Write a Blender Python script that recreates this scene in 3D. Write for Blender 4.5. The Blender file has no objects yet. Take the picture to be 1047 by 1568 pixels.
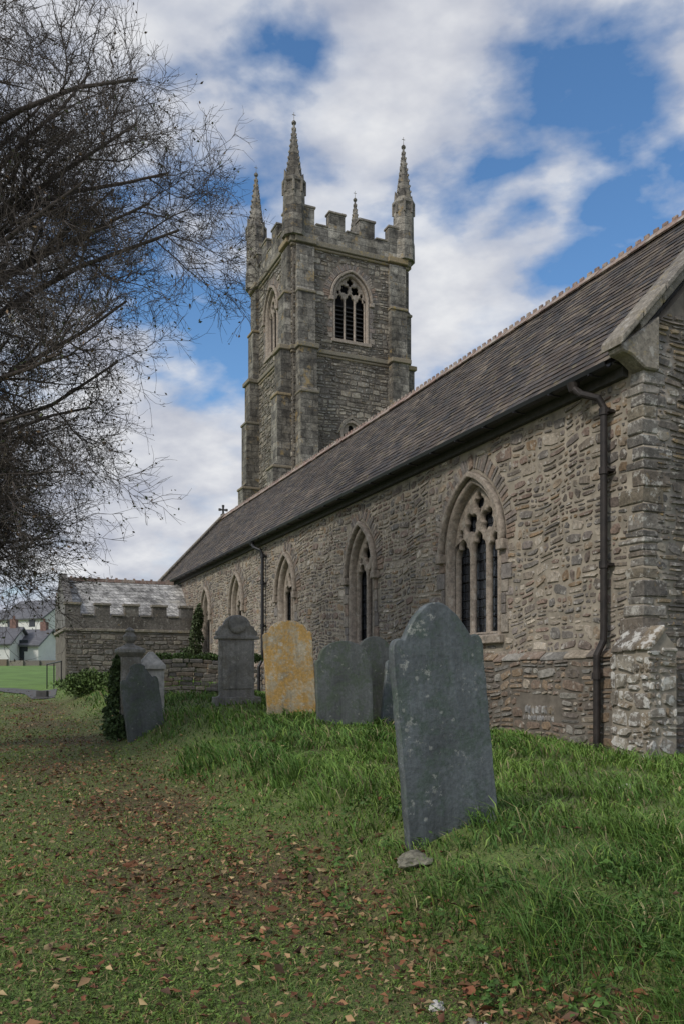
import bpy, bmesh, math, random
import numpy as np
from mathutils import Vector, Matrix
random.seed(7); rng=np.random.default_rng(11)
scene=bpy.context.scene
COL=scene.collection
# ------------------------------------------------------------ frame
ANG=math.atan2(.402,.916)
P0=np.array([3.83,12.0]); Vv=np.array([math.cos(ANG),math.sin(ANG)]); Uu=np.array([-math.sin(ANG),math.cos(ANG)])
def st(X,Y):
    dx=X-P0[0]; dy=Y-P0[1]
    return dx*Vv[0]+dy*Vv[1], dx*Uu[0]+dy*Uu[1]
def sm(a,b,x):
    k=np.clip((x-a)/(b-a),0,1); return k*k*(3-2*k)
def H(X,Y):
    X=np.asarray(X,float); Y=np.asarray(Y,float)
    s,t=st(X,Y)
    base=.038*np.clip(Y-4,-4,78)+.004*np.clip(Y-30,0,50)
    bank=sm(-6.4,-5.0,s)*(.42+.20*np.exp(-((s+3.9)/1.3)**2)*sm(-2,3,t)-.17*sm(-2.2,0,s))*(1-sm(22,30,t))
    n=.025*np.sin(X*1.7+Y*.9)*np.cos(Y*1.3-X*.6)+.012*np.sin(X*4.1+1)*np.sin(Y*3.7)
    return base+bank+n*np.clip(30/(np.abs(Y)+10),0,1)
def Hf(x,y): return float(H(x,y))
# ------------------------------------------------------------ node helpers
def newmat(name):
    m=bpy.data.materials.new(name); m.use_nodes=True; nt=m.node_tree
    b=nt.nodes['Principled BSDF']; return m,nt,b
def N(nt,typ,ins=None,**kw):
    n=nt.nodes.new(typ)
    for k,v in kw.items(): setattr(n,k,v)
    if ins:
        for k,v in ins.items():
            if isinstance(v,bpy.types.NodeSocket): nt.links.new(v,n.inputs[k])
            else: n.inputs[k].default_value=v
    return n
def ramp(nt,fac,stops,interp='LINEAR'):
    r=nt.nodes.new('ShaderNodeValToRGB'); r.color_ramp.interpolation=interp
    e=r.color_ramp.elements
    while len(e)<len(stops): e.new(.5)
    for i,(p,c) in enumerate(stops):
        e[i].position=p; e[i].color=(c[0],c[1],c[2],1) if not isinstance(c,(int,float)) else (c,c,c,1)
    nt.links.new(fac,r.inputs[0]); return r.outputs[0]
def mix(nt,fac,a,b,blend='MIX'):
    m=nt.nodes.new('ShaderNodeMix'); m.data_type='RGBA'; m.blend_type=blend
    for idx,v in ((0,fac),(6,a),(7,b)):
        if isinstance(v,bpy.types.NodeSocket): nt.links.new(v,m.inputs[idx])
        elif isinstance(v,(int,float)): m.inputs[idx].default_value=v if idx==0 else (v,v,v,1)
        else: m.inputs[idx].default_value=(v[0],v[1],v[2],1)
    return m.outputs[2]
def math_(nt,op,a,b=0.0,clamp=False):
    n=nt.nodes.new('ShaderNodeMath'); n.operation=op; n.use_clamp=clamp
    for i,v in enumerate((a,b)):
        if isinstance(v,bpy.types.NodeSocket): nt.links.new(v,n.inputs[i])
        else: n.inputs[i].default_value=v
    return n.outputs[0]
def objco(nt): return nt.nodes.new('ShaderNodeTexCoord').outputs['Object']
def noise(nt,co,scale,detail=4,rough=.6):
    return N(nt,'ShaderNodeTexNoise',{'Vector':co,'Scale':scale,'Detail':detail,'Roughness':rough})
def bump(nt,b,h,strength=.5,dist=.02):
    n=N(nt,'ShaderNodeBump',{'Height':h,'Strength':strength,'Distance':dist}); nt.links.new(n.outputs[0],b.inputs['Normal'])
def vadd(nt,a,noisecol,amt):
    s=N(nt,'ShaderNodeVectorMath',{0:noisecol,1:(.5,.5,.5)},operation='SUBTRACT').outputs[0]
    s=N(nt,'ShaderNodeVectorMath',{0:s},operation='SCALE'); s.inputs['Scale'].default_value=amt
    return N(nt,'ShaderNodeVectorMath',{0:a,1:s.outputs[0]},operation='ADD').outputs[0]

def ashlar(name,bw,bh,c1,c2,mortar,lich=(.34,.24,.09),lthr=.60,dk=(.5,.48,.45)):
    m,nt,b=newmat(name); co=objco(nt)
    n1=noise(nt,co,1.3,1); cd=vadd(nt,co,n1.outputs['Color'],.08)
    sp=N(nt,'ShaderNodeSeparateXYZ',{0:cd})
    x=math_(nt,'ADD',sp.outputs[0],sp.outputs[1])
    cb=N(nt,'ShaderNodeCombineXYZ',{0:x,1:sp.outputs[2],2:0.0})
    A=N(nt,'ShaderNodeTexBrick',{'Vector':cb.outputs[0],'Color1':(*c1,1),'Color2':(*c2,1),'Mortar':(*mortar,1),'Scale':1.0,'Mortar Size':.014,'Mortar Smooth':.4,'Bias':0.0,'Brick Width':bw,'Row Height':bh})
    A.offset=.43; A.squash=.65; A.squash_frequency=3
    c=A.outputs[0]
    fine=noise(nt,co,14,3,.75)
    c=mix(nt,1.0,c,ramp(nt,fine.outputs[0],[(.3,.5),(.7,1.5)]),'MULTIPLY')
    mid=noise(nt,co,2.6,3,.65)
    c=mix(nt,1.0,c,ramp(nt,mid.outputs[0],[(.32,.42),(.68,1.5)]),'MULTIPLY')
    big=noise(nt,N(nt,'ShaderNodeMapping',{'Vector':co,'Scale':(1,1,.3)}).outputs[0],.7,3,.6)
    c=mix(nt,1.0,c,ramp(nt,big.outputs[0],[(.35,dk),(.62,(1.1,1.09,1.07))]),'MULTIPLY')
    l=noise(nt,co,1.6,5,.75); c=mix(nt,ramp(nt,l.outputs[0],[(lthr,0),(lthr+.09,.75)]),c,lich)
    nt.links.new(c,b.inputs['Base Color']); b.inputs['Roughness'].default_value=.92
    h=math_(nt,'SUBTRACT',math_(nt,'MULTIPLY',fine.outputs[0],.7),A.outputs[1])
    bump(nt,b,h,.8,.03); return m

def blocks_mat(name,cols,lich=None,rough=.9,fs=20,lthr=.56,big=None,bs=.6,pale=None,pt=.57,tint=(1,1,1)):
    m,nt,b=newmat(name); co=objco(nt)
    cols=[tuple(c[i]*tint[i] for i in range(3)) for c in cols]
    g=nt.nodes.new('ShaderNodeNewGeometry')
    c=ramp(nt,g.outputs['Random Per Island'],[(i/len(cols),k) for i,k in enumerate(cols)],'CONSTANT')
    fine=noise(nt,co,fs,4,.75); c=mix(nt,1.0,c,ramp(nt,fine.outputs[0],[(.3,.5),(.7,1.45)]),'MULTIPLY')
    if big:
        bg_=noise(nt,N(nt,'ShaderNodeMapping',{'Vector':co,'Scale':(1,1,.45)}).outputs[0],.7,4,.65); c=mix(nt,1.0,c,ramp(nt,bg_.outputs[0],[(.35,big),(.62,(1.15,1.13,1.1))]),'MULTIPLY')
    if lich:
        l=noise(nt,co,4,5,.8); c=mix(nt,ramp(nt,l.outputs[0],[(lthr,0),(lthr+.1,.8)]),c,lich)
    if pale:
        l=noise(nt,N(nt,'ShaderNodeMapping',{'Vector':co,'Location':(9,3,5)}).outputs[0],7,4,.75); c=mix(nt,ramp(nt,l.outputs[0],[(pt,0),(pt+.09,.75)]),c,pale)
    nt.links.new(c,b.inputs['Base Color']); b.inputs['Roughness'].default_value=rough
    bump(nt,b,fine.outputs[0],bs,.02); return m
def plain(name,c,rough=.8,var=.25,sc=8,metal=0,bs=.2):
    m,nt,b=newmat(name); co=objco(nt); n=noise(nt,co,sc,4,.65)
    cc=mix(nt,1.0,c,ramp(nt,n.outputs[0],[(.3,1-var),(.7,1+var)]),'MULTIPLY')
    nt.links.new(cc,b.inputs['Base Color']); b.inputs['Roughness'].default_value=rough; b.inputs['Metallic'].default_value=metal
    if bs: bump(nt,b,n.outputs[0],bs,.01)
    return m

M={}
WT=(1.08,1.0,.90)
M['mortar']=plain('lime_mortar',(.285,.25,.20),.95,.4,3,0,.5)
M['mortard']=plain('dark_mortar',(.14,.122,.10),.95,.4,4,0,.5)
M['rub']=blocks_mat('rubble_stone',[(.15,.14,.135),(.22,.205,.19),(.18,.178,.182),(.27,.235,.195),(.20,.165,.155),(.31,.295,.27),(.155,.157,.163),(.24,.225,.21),(.25,.195,.14),(.40,.385,.36),(.20,.19,.195),(.17,.15,.145),(.235,.19,.175)],(.32,.20,.06),.92,16,.64,(.58,.56,.54),.7,(.48,.455,.41),.55,WT)
M['plinth']=blocks_mat('plinth_stone',[(.19,.145,.115),(.25,.19,.135),(.155,.135,.12),(.28,.22,.165),(.20,.155,.125),(.17,.165,.155),(.32,.28,.23),(.22,.165,.115),(.24,.23,.21)],(.27,.18,.07),.92,16,.62,(.6,.56,.5),.7,(.42,.40,.35),.56)
M['slatew']=blocks_mat('slate_stone',[(.125,.118,.113),(.185,.175,.165),(.145,.142,.142),(.225,.195,.155),(.165,.15,.137),(.25,.24,.22),(.115,.115,.12),(.26,.22,.16)],(.32,.21,.07),.92,16,.59,(.6,.58,.55),.7,(.45,.43,.385),.54,(1.05,1,.93))
M['tower']=blocks_mat('tower_stone',[(.12,.112,.102),(.20,.19,.17),(.15,.145,.135),(.25,.235,.205),(.135,.128,.118),(.19,.17,.14),(.31,.295,.26),(.16,.158,.15)],(.31,.22,.09),.92,9,.60,(.46,.44,.41),.7,(.40,.385,.345),.54,(1.04,1,.93))
M['butt']=ashlar('tower_ashlar',.75,.42,(.125,.118,.105),(.27,.255,.22),(.09,.085,.078),(.33,.235,.10),.575)
M['porch']=blocks_mat('porch_stone',[(.12,.11,.10),(.19,.18,.165),(.15,.145,.14),(.22,.20,.17),(.13,.12,.11)],(.27,.2,.1),.92,14,.62,(.6,.57,.53),.7,(.36,.345,.31))
M['quoin']=blocks_mat('quoin_stone',[(.21,.20,.185),(.17,.162,.155),(.26,.245,.225),(.15,.14,.13),(.22,.195,.155),(.19,.165,.14)],(.32,.21,.08),.92,14,.60,(.65,.62,.58),.9,(.48,.465,.42),.53)
M['palest']=blocks_mat('lichened_buttress_stone',[(.27,.25,.22),(.21,.19,.165),(.32,.30,.26),(.18,.16,.14),(.24,.20,.15)],(.18,.14,.09),.92,10,.56,(.6,.57,.52),1.0,(.60,.59,.55),.49)
M['patch']=blocks_mat('slate_on_edge',[(.30,.295,.285),(.24,.235,.23),(.36,.355,.34),(.22,.20,.18)],(.22,.17,.10),.9,14,.56)
M['vous']=blocks_mat('voussoir_stone',[(.23,.19,.165),(.165,.145,.13),(.27,.235,.195),(.20,.18,.165),(.24,.18,.14)],(.3,.27,.22),.92,14,.6)
M['dress']=blocks_mat('dressed_stone',[(.29,.245,.20),(.29,.245,.20)],(.18,.155,.13),.9,11,.54,None,.6,(.42,.395,.34))
M['string']=blocks_mat('string_course_stone',[(.26,.205,.125),(.23,.195,.14),(.19,.17,.13)],(.36,.26,.08))
M['coping']=blocks_mat('coping_stone',[(.20,.18,.15),(.175,.158,.135),(.23,.205,.168)],(.31,.25,.13),.92,14,.56,None,.7,(.42,.40,.36))
M['slate']=blocks_mat('roof_slate',[(.088,.072,.062),(.060,.052,.048),(.125,.100,.080),(.046,.043,.044),(.16,.13,.10),(.074,.061,.054),(.10,.086,.078),(.085,.064,.05)],(.21,.175,.09),.75,14,.56,(.66,.63,.60),.5)
M['terra']=blocks_mat('ridge_terracotta',[(.27,.18,.145),(.31,.235,.19),(.22,.155,.13)],(.4,.37,.32),.9,12,.5)
M['iron']=plain('black_cast_iron',(.012,.012,.014),.45,.3,6)
M['rust']=plain('rusty_iron',(.020,.015,.013),.65,.7,7)
M['louvre']=plain('louvre_slate',(.06,.058,.055),.8,.3,9)
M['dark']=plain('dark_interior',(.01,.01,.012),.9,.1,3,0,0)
m,nt,b=newmat('leaded_glass'); co=objco(nt)
sp=N(nt,'ShaderNodeSeparateXYZ',{0:co}); x=math_(nt,'ADD',sp.outputs[0],sp.outputs[1])
cb=N(nt,'ShaderNodeCombineXYZ',{0:x,1:sp.outputs[2],2:0.0})
t=N(nt,'ShaderNodeTexBrick',{'Vector':cb.outputs[0],'Color1':(.012,.014,.018,1),'Color2':(.045,.05,.06,1),'Mortar':(.004,.004,.004,1),'Scale':1.0,'Mortar Size':.008,'Brick Width':.13,'Row Height':.17}); t.offset=0
nt.links.new(t.outputs[0],b.inputs['Base Color']); b.inputs['Roughness'].default_value=.22
nn=noise(nt,co,5,2); bump(nt,b,nn.outputs[0],.6,.06); M['glass']=m

# ------------------------------------------------------------ mesh helpers
def link(ob,parent=None):
    COL.objects.link(ob)
    if parent: ob.parent=parent
    return ob
class MB:
    def __init__(s): s.v=[]; s.f=[]
    def add(s,vs,fs):
        k=len(s.v); s.v+= [tuple(map(float,p)) for p in vs]; s.f+=[tuple(i+k for i in f) for f in fs]
    def box(s,x0,x1,y0,y1,z0,z1,j=0):
        r=lambda: random.uniform(-j,j) if j else 0
        p=[(x+r(),y+r(),z+r()) for z in (z0,z1) for y in (y0,y1) for x in (x0,x1)]
        s.add(p,[(0,2,3,1),(4,5,7,6),(0,1,5,4),(2,6,7,3),(0,4,6,2),(1,3,7,5)])
    def obox(s,c,ax,ay,az):
        c,ax,ay,az=map(np.array,(c,ax,ay,az))
        p=[c+i*ax+j*ay+k*az for k in(-1,1) for j in(-1,1) for i in(-1,1)]
        s.add(p,[(0,2,3,1),(4,5,7,6),(0,1,5,4),(2,6,7,3),(0,4,6,2),(1,3,7,5)])
    def prism(s,pts,o,ax,ay,ex):
        o,ax,ay,ex=[np.array(q,float) for q in (o,ax,ay,ex)]; n=len(pts)
        a=[o+ax*p[0]+ay*p[1] for p in pts]; vs=a+[q+ex for q in a]
        s.add(vs,[tuple(range(n)),tuple(range(2*n-1,n-1,-1))]+[(i,(i+1)%n,n+(i+1)%n,n+i) for i in range(n)])
    def lathe(s,c,rings,n=8,ph=0):
        vs=[];fs=[]
        for r,z in rings:
            for i in range(n):
                a=ph+2*math.pi*i/n; vs.append((c[0]+r*math.cos(a),c[1]+r*math.sin(a),c[2]+z))
        for k in range(len(rings)-1):
            for i in range(n): fs.append((k*n+i,k*n+(i+1)%n,(k+1)*n+(i+1)%n,(k+1)*n+i))
        fs.append(tuple(range(n-1,-1,-1))); fs.append(tuple(range((len(rings)-1)*n,len(rings)*n)))
        s.add(vs,fs)
    def tube(s,pts,r,n=10):
        pts=[np.array(p,float) for p in pts]; vs=[];fs=[]
        for i,p in enumerate(pts):
            d=pts[min(i+1,len(pts)-1)]-pts[max(i-1,0)]; d/=np.linalg.norm(d)
            ref=np.array([0,1,0.]) if abs(d[1])<.9 else np.array([1,0,0.])
            u=np.cross(d,ref); u/=np.linalg.norm(u); w=np.cross(d,u)
            for k in range(n):
                a=2*math.pi*k/n; vs.append(p+r*(math.cos(a)*u+math.sin(a)*w))
        for i in range(len(pts)-1):
            for k in range(n): fs.append((i*n+k,i*n+(k+1)%n,(i+1)*n+(k+1)%n,(i+1)*n+k))
        fs.append(tuple(range(n))); fs.append(tuple(range(len(pts)*n-1,(len(pts)-1)*n-1,-1)))
        s.add(vs,fs)
    def make(s,name,mat,parent=None,bevel=0,smooth=False,recalc=True):
        me=bpy.data.meshes.new(name); me.from_pydata(s.v,[],s.f)
        if recalc or bevel:
            bm=bmesh.new(); bm.from_mesh(me); bmesh.ops.recalc_face_normals(bm,faces=bm.faces)
            if bevel: bmesh.ops.bevel(bm,geom=list(bm.edges),offset=bevel,segments=1,affect='EDGES',clamp_overlap=True)
            bm.to_mesh(me); bm.free()
        me.materials.append(mat)
        if smooth:
            for p in me.polygons: p.use_smooth=True
        return link(bpy.data.objects.new(name,me),parent)
def plate(name,outer,holes,thick,o,a,n,mat,parent,bevel=0):
    cu=bpy.data.curves.new('tmp','CURVE'); cu.dimensions='2D'; cu.fill_mode='BOTH'; cu.extrude=max(thick/2-bevel,.001); cu.bevel_depth=bevel; cu.bevel_resolution=0; cu.offset=-bevel
    for pts in [outer]+holes:
        sp=cu.splines.new('POLY'); sp.points.add(len(pts)-1); sp.use_cyclic_u=True
        for i,p in enumerate(pts): sp.points[i].co=(p[0],p[1],0,1)
    ob=bpy.data.objects.new('tmp',cu); COL.objects.link(ob)
    dg=bpy.context.evaluated_depsgraph_get(); me=bpy.data.meshes.new_from_object(ob.evaluated_get(dg))
    bpy.data.objects.remove(ob)
    me.name=name; c=np.zeros(len(me.vertices)*3); me.vertices.foreach_get('co',c); c=c.reshape(-1,3)
    o=np.array(o,float);a=np.array(a,float);n=np.array(n,float)
    c2=o+c[:,:1]*a+c[:,1:2]*np.array([0,0,1.])+c[:,2:3]*n
    me.vertices.foreach_set('co',c2.ravel())
    bm=bmesh.new(); bm.from_mesh(me); bmesh.ops.remove_doubles(bm,verts=bm.verts,dist=1e-5); bmesh.ops.recalc_face_normals(bm,faces=bm.faces); bm.to_mesh(me); bm.free()
    me.materials.clear(); me.materials.append(mat)
    return link(bpy.data.objects.new(name,me),parent)
def in_arch(u,z,w,sill,zs,rise,offj,offa):
    if z<sill-.12: return False
    if z<zs: return abs(u)<w+offj
    R=(w*w+rise*rise)/(2*w); return math.hypot(abs(u)-(w-R),z-zs)<R+offa
def facing(name,o,a,n,u0,u1,z0,z1f,excl,rows,widths,depth,mat,parent,split=.45,gap=.012,warp=.04,ztop=None):
    """real rubble facing stones: irregular polygons standing proud of the mortar bed"""
    o=np.array(o,float);a=np.array(a,float);n=np.array(n,float);Zz=np.array([0,0,1.])
    vs=[];fs=[]
    W=lambda u,z:(u,z+warp*(math.sin(1.1*u+.5*z)+.6*math.sin(2.7*u+1.3*z+1)+.4*math.sin(5.3*u+2.2*z)))
    def stone(ua,ub,za,zb):
        g=gap*random.uniform(.5,1.6); ua+=g;ub-=g;za+=g*.8;zb-=g*.8
        w=ub-ua;h=zb-za
        if w<.03 or h<.02: return
        r=lambda k:random.uniform(0,k)
        cu=min(w,.25); ch=h; sk=random.uniform(-.10,.10)*h
        pts=[(ua+r(.22)*cu,za+r(.16)*ch+sk),(ua+w*random.uniform(.35,.65),za+r(.08)*ch),(ub-r(.22)*cu,za+r(.16)*ch-sk),(ub-r(.05)*cu,za+h*random.uniform(.35,.65)),(ub-r(.24)*cu,zb-r(.22)*ch-sk),(ua+w*random.uniform(.35,.65),zb-r(.07)*ch),(ua+r(.24)*cu,zb-r(.22)*ch+sk),(ua+r(.05)*cu,za+h*random.uniform(.35,.65))]
        pts=[W(*p) for p in pts]
        c=(sum(p[0] for p in pts)/8,sum(p[1] for p in pts)/8)
        top=z1f(c[0])
        if c[1]+h*.5>top or c[1]<z0-.3: return
        if excl:
            for p in pts+[c]:
                if excl(*p): return
        d=depth*random.uniform(.35,1.2); tx=random.uniform(-.3,.3)*depth; tz=random.uniform(-.3,.3)*depth
        k=len(vs); ins=min(.014,h*.16)
        for p in pts: vs.append(o+a*p[0]+Zz*p[1]-n*.01)
        for p in pts:
            q=(p[0]+np.sign(c[0]-p[0])*ins*min(1,abs(c[0]-p[0])/ins/2),p[1]+np.sign(c[1]-p[1])*ins*min(1,abs(c[1]-p[1])/ins/2))
            dd=d+tx*(q[0]-c[0])/w*2+tz*(q[1]-c[1])/h*2
            vs.append(o+a*q[0]+Zz*q[1]+n*max(.002,dd))
        fs.append(tuple(range(k+8,k+16)))
        for i in range(8): fs.append((k+i,k+(i+1)%8,k+8+(i+1)%8,k+8+i))
    z=z0
    zmax=max(z1f(u) for u in np.linspace(u0,u1,20))
    while z<zmax:
        h=random.uniform(*rows); u=u0-random.uniform(0,widths[0])
        while u<u1:
            w=random.uniform(*widths)*(.7+.6*random.random()); ua=max(u,u0); ub=min(u+w,u1)
            if ub-ua>.05:
                if random.random()<split and w>.14:
                    f=random.uniform(.34,.66)
                    for (za,zb) in((z,z+h*f),(z+h*f,z+h)):
                        if random.random()<.4:
                            g=random.uniform(.35,.65); m_=ua+(ub-ua)*g; stone(ua,m_,za,zb); stone(m_,ub,za,zb)
                        else: stone(ua,ub,za,zb)
                else: stone(ua,ub,z,z+h)
            u+=w
        z+=h
    me=bpy.data.meshes.new(name); me.from_pydata([tuple(v) for v in vs],[],fs)
    if np.dot(np.cross(a,Zz),n)<0: me.flip_normals()
    me.materials.append(mat); return link(bpy.data.objects.new(name,me),parent)
def arch(w,z0,zs,rise,off=0,n=14,cx=0,arc_only=False):
    R=(w*w+rise*rise)/(2*w); cxr=w-R; Ro=R+off
    amax=math.acos(max(-1,min(1,-cxr/Ro)))
    right=[(cxr+Ro*math.cos(amax*i/n),zs+Ro*math.sin(amax*i/n)) for i in range(n+1)]
    left=[(-x,z) for x,z in right[:-1]][::-1]
    pts=right+left
    if not arc_only: pts=[(w+off,z0-off)]+pts+[(-w-off,z0-off)]
    return [(x+cx,z) for x,z in pts]
def cusped(w,z0,zs,rise,cx):
    p=arch(w,z0,zs,rise,0,16,0,True); out=[]; n=len(p)-1; cy=zs+rise*.25
    for i,(x,z) in enumerate(p):
        t=i/n; f=1
        for tc in(.27,.73): f-=.27*math.exp(-((t-tc)/.05)**2)
        out.append((x*f+cx,cy+(z-cy)*f))
    return [(w+cx,z0)]+out+[(-w+cx,z0)]
def foil(cx,cz,r,k=4,ph=0,sy=1):
    out=[]
    for i in range(48):
        a=2*math.pi*i/48; rr=r*(.58+.42*abs(math.cos(k*(a-ph)/2))**.8)
        out.append((cx+rr*math.cos(a),cz+sy*rr*math.sin(a)))
    return out
def window(tag,o,a,n,parent,w,sill,zs,rise,lights,louvre=False,vous=True,sc=1.0):
    o=np.array(o,float);a=np.array(a,float);n=np.array(n,float)
    Z=np.array([0,0,1.])
    plate(tag+'_surround',arch(w,sill,zs,rise,.13*sc),[arch(w,sill,zs,rise,0)],.30*sc,o-n*(.15*sc-.035),a,n,M['dress'],parent,.04*sc)
    ou=arch(w,0,zs-.05,rise,.27*sc,14,0,True); inn=arch(w,0,zs-.05,rise,.16*sc,14,0,True)
    plate(tag+'_hood_mould',ou+inn[::-1],[],.14*sc,o+n*.06*sc,a,n,M['dress'],parent,.025*sc)
    mb=MB()
    for sg in(-1,1):
        c=o+a*sg*(w+.22*sc)+Z*(zs-.12*sc)+n*.05*sc; mb.obox(c,a*.1*sc,n*.09*sc,Z*.09*sc)
    mb.obox(o+Z*(sill-.10*sc)+n*.02,a*(w+.2*sc),n*.10,Z*.075*sc)
    mb.make(tag+'_label_stops_and_sill',M['dress'],parent,.015)
    holes=[]
    if lights==3:
        cs=(-w*.655,0,w*.655); lw=w*.272
        for i,c in enumerate(cs): holes.append(cusped(lw,sill+.06,zs-.16*sc-(0 if i!=1 else -.08*sc),.36*sc,c))
        holes+= [foil(-w*.33,zs+.47*sc,.215*sc,4,.6),foil(w*.33,zs+.47*sc,.215*sc,4,-.6),foil(0,zs+.82*sc,.16*sc,4,0,1.2)]
        holes+= [foil(s_*w*.74,zs+.30*sc,.085*sc,2,math.pi/2) for s_ in(-1,1)]
    elif lights==2:
        for c in(-w*.48,w*.48): holes.append(cusped(w*.40,sill+.06,zs-.12*sc,.38*sc,c))
        holes+= [foil(0,zs+.50*sc,.23*sc,4,0,1.15)]
        holes+= [foil(s_*w*.55,zs+.33*sc,.07*sc,2,math.pi/2) for s_ in(-1,1)]
    plate(tag+'_tracery',arch(w,sill,zs,rise,.02),holes,.14*sc,o-n*.20*sc,a,n,M['dress'],parent,.03*sc)
    if louvre:
        mb=MB(); z=sill+.15
        while z<zs-.1:
            c=o+Z*z-n*.42*sc; d=n*.13+Z*-.09
            mb.obox(c,a*(w-.02),d,(Z*.13+n*.09)*.10); z+=.24
        mb.make(tag+'_louvres',M['louvre'],parent)
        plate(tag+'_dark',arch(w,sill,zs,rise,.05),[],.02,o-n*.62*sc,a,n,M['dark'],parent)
    else:
        plate(tag+'_glass',arch(w,sill,zs,rise,.01),[],.01,o-n*.30,a,n,M['glass'],parent)
        mb=MB(); z=sill+.35
        while z<zs:
            mb.obox(o+Z*z-n*.275,a*(w-.02),n*.008,Z*.008); z+=.36
        mb.make(tag+'_saddle_bars',M['iron'],parent)
    if vous:
        mb=MB(); R=(w*w+rise*rise)/(2*w); cxr=w-R; base=.285*sc
        for sg in(-1,1):
            am=math.acos(max(-1,-cxr/(R+.3))); ang=-.02
            while ang<am-.04:
                dl=random.uniform(.06,.12)*sc/(R+.3); ln=random.uniform(.09,.16)*sc
                c2=ang+dl/2; r=R+base+ln
                p=(sg*(cxr+r*math.cos(c2)),zs+r*math.sin(c2)); rd=a*sg*math.cos(c2)+Z*math.sin(c2); tg=-a*sg*math.sin(c2)+Z*math.cos(c2)
                if sg*p[0]>.02: mb.obox(o+a*p[0]+Z*p[1]+n*random.uniform(-.01,.01),rd*ln,tg*(dl*r/2-.008)+rd*random.uniform(-.006,.006),n*.028)
                ang+=dl
        for sg in(-1,1):
            z=sill
            while z<zs-.25:
                hh=random.uniform(.16,.34); ln=random.choice([.06,.10,.15])
                mb.obox(o+a*sg*(w+.135*sc+ln)+Z*(z+hh/2)+n*.005,a*ln,n*.03,Z*(hh/2-.008)); z+=hh
        mb.make(tag+'_voussoirs',M['vous'],parent,.008)

# ------------------------------------------------------------ CHURCH
church=bpy.data.objects.new('stone_church',None); COL.objects.link(church)
church.location=(P0[0],P0[1],0); church.rotation_euler=(0,0,ANG)
T0=-.75; T1=31.8; D=3.1; EZ=6.0; RZ=9.68; EO=-.30
slope=(RZ-EZ)/(D-EO)
wins=[('window_east',3.54,.82,2.35,4.0,1.15,3),('window_b',8.36,.60,2.4,4.05,1.0,2),('window_c',13.6,.62,2.4,4.05,1.0,2),('window_d',18.7,.62,2.4,4.05,1.0,2),('window_e',23.0,.55,2.4,4.0,.95,2)]
holes=[[(t+x,z) for x,z in arch(w,s_,zs,r,.10)] for _,t,w,s_,zs,r,_ in wins]
plate('side_wall',[(T0,-.6),(T1,-.6),(T1,EZ+.25),(T0,EZ+.25)],holes,.6,(.3,0,0),(0,1,0),(-1,0,0),M['mortar'],church)
for tag,t,w,s_,zs,r,l in wins: window(tag,(0,t,0),(0,1,0),(-1,0,0),church,w,s_,zs,r,l)
def exw(u,z):
    for _,t,w,s_,zs,r,_l in wins:
        if in_arch(u-t,z,w,s_,zs,r,.15,.44): return True
    return False
facing('side_wall_rubble',(0,0,0),(0,1,0),(-1,0,0),T0+.28,T1,1.95,lambda u:EZ-.19,exw,(.11,.25),(.13,.40),.024,M['rub'],church,.6,.013,.05)
mb=MB(); mb.prism([(0,-.6),(-.11,-.6),(-.11,1.84),(0,1.95)],(0,T0+.0,0),(1,0,0),(0,0,1),(0,T1-T0,0)); mb.make('wall_plinth',M['mortard'],church)
inpatch=lambda u,z: .98<u<1.84 and .88<z<1.28
facing('wall_plinth_rubble',(-.11,0,0),(0,1,0),(-1,0,0),T0+.4,T1,0,lambda u:1.90,inpatch,(.11,.2),(.15,.45),.028,M['plinth'],church,.55,.010)
facing('slate_patch',(-.115,0,0),(0,1,0),(-1,0,0),1.02,1.82,.86,lambda u:1.30,None,(.10,.20),(.04,.10),.024,M['patch'],church,.0,.005,.015)
mb=MB(); u=T0+.4
while u<T1: 
    w_=random.uniform(.2,.6); k_=random.uniform(0,.03); mb.prism([(.0,2.01),(-.10,1.93),(-.125-k_,1.90),(-.125-k_,1.87),(0,1.87)],(0,u,random.uniform(-.04,.015)),(1,0,0),(0,0,1),(0,w_-.012,0)); u+=w_
mb.make('plinth_weathering',M['plinth'],church,.008)
gt=T0+.003
plate('gable_wall',[(0.003,-.6),(2*D,-.6),(2*D,EZ+.2),(D,RZ-.05),(0.003,EZ+.2)],[[(D+x,z) for x,z in arch(1.2,2.6,5.2,1.6,.1)]],.5,(0,gt+.25,0),(1,0,0),(0,-1,0),M['mortard'],church)
facing('gable_rubble',(0,gt,0),(1,0,0),(0,-1,0),.22,2*D,1.95,lambda u:EZ+.15+(u if u<D else 2*D-u)*slope,lambda u,z:in_arch(u-D,z,1.2,2.6,5.2,1.6,.18,.55),(.09,.19),(.2,.6),.030,M['slatew'],church,.5,.009,.025)
window('gable_window',(D,gt,0),(1,0,0),(0,-1,0),church,1.2,2.6,5.2,1.6,3,sc=1.25)
plate('gable_wall_far',[(0.003,-.6),(2*D,-.6),(2*D,EZ+.2),(D,RZ-.05),(0.003,EZ+.2)],[],.5,(0,T1-.25,0),(1,0,0),(0,-1,0),M['slatew'],church)
mb=MB(); mb.prism([(0,-.6),(-.12,-.6),(-.12,1.84),(0,1.95)],(0.0,gt,0),(0,1,0),(0,0,1),(2*D,0,0)); mb.make('gable_plinth',M['mortard'],church)
facing('gable_plinth_rubble',(0,gt-.12,0),(1,0,0),(0,-1,0),.25,2*D,0,lambda u:1.90,None,(.1,.18),(.18,.5),.028,M['plinth'],church,.5,.009,.02)
mb=MB(); mb.box(2*D-.5,2*D,T0+.4,T1-.1,-.6,EZ+.1); mb.make('inner_wall',M['slatew'],church)
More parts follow.
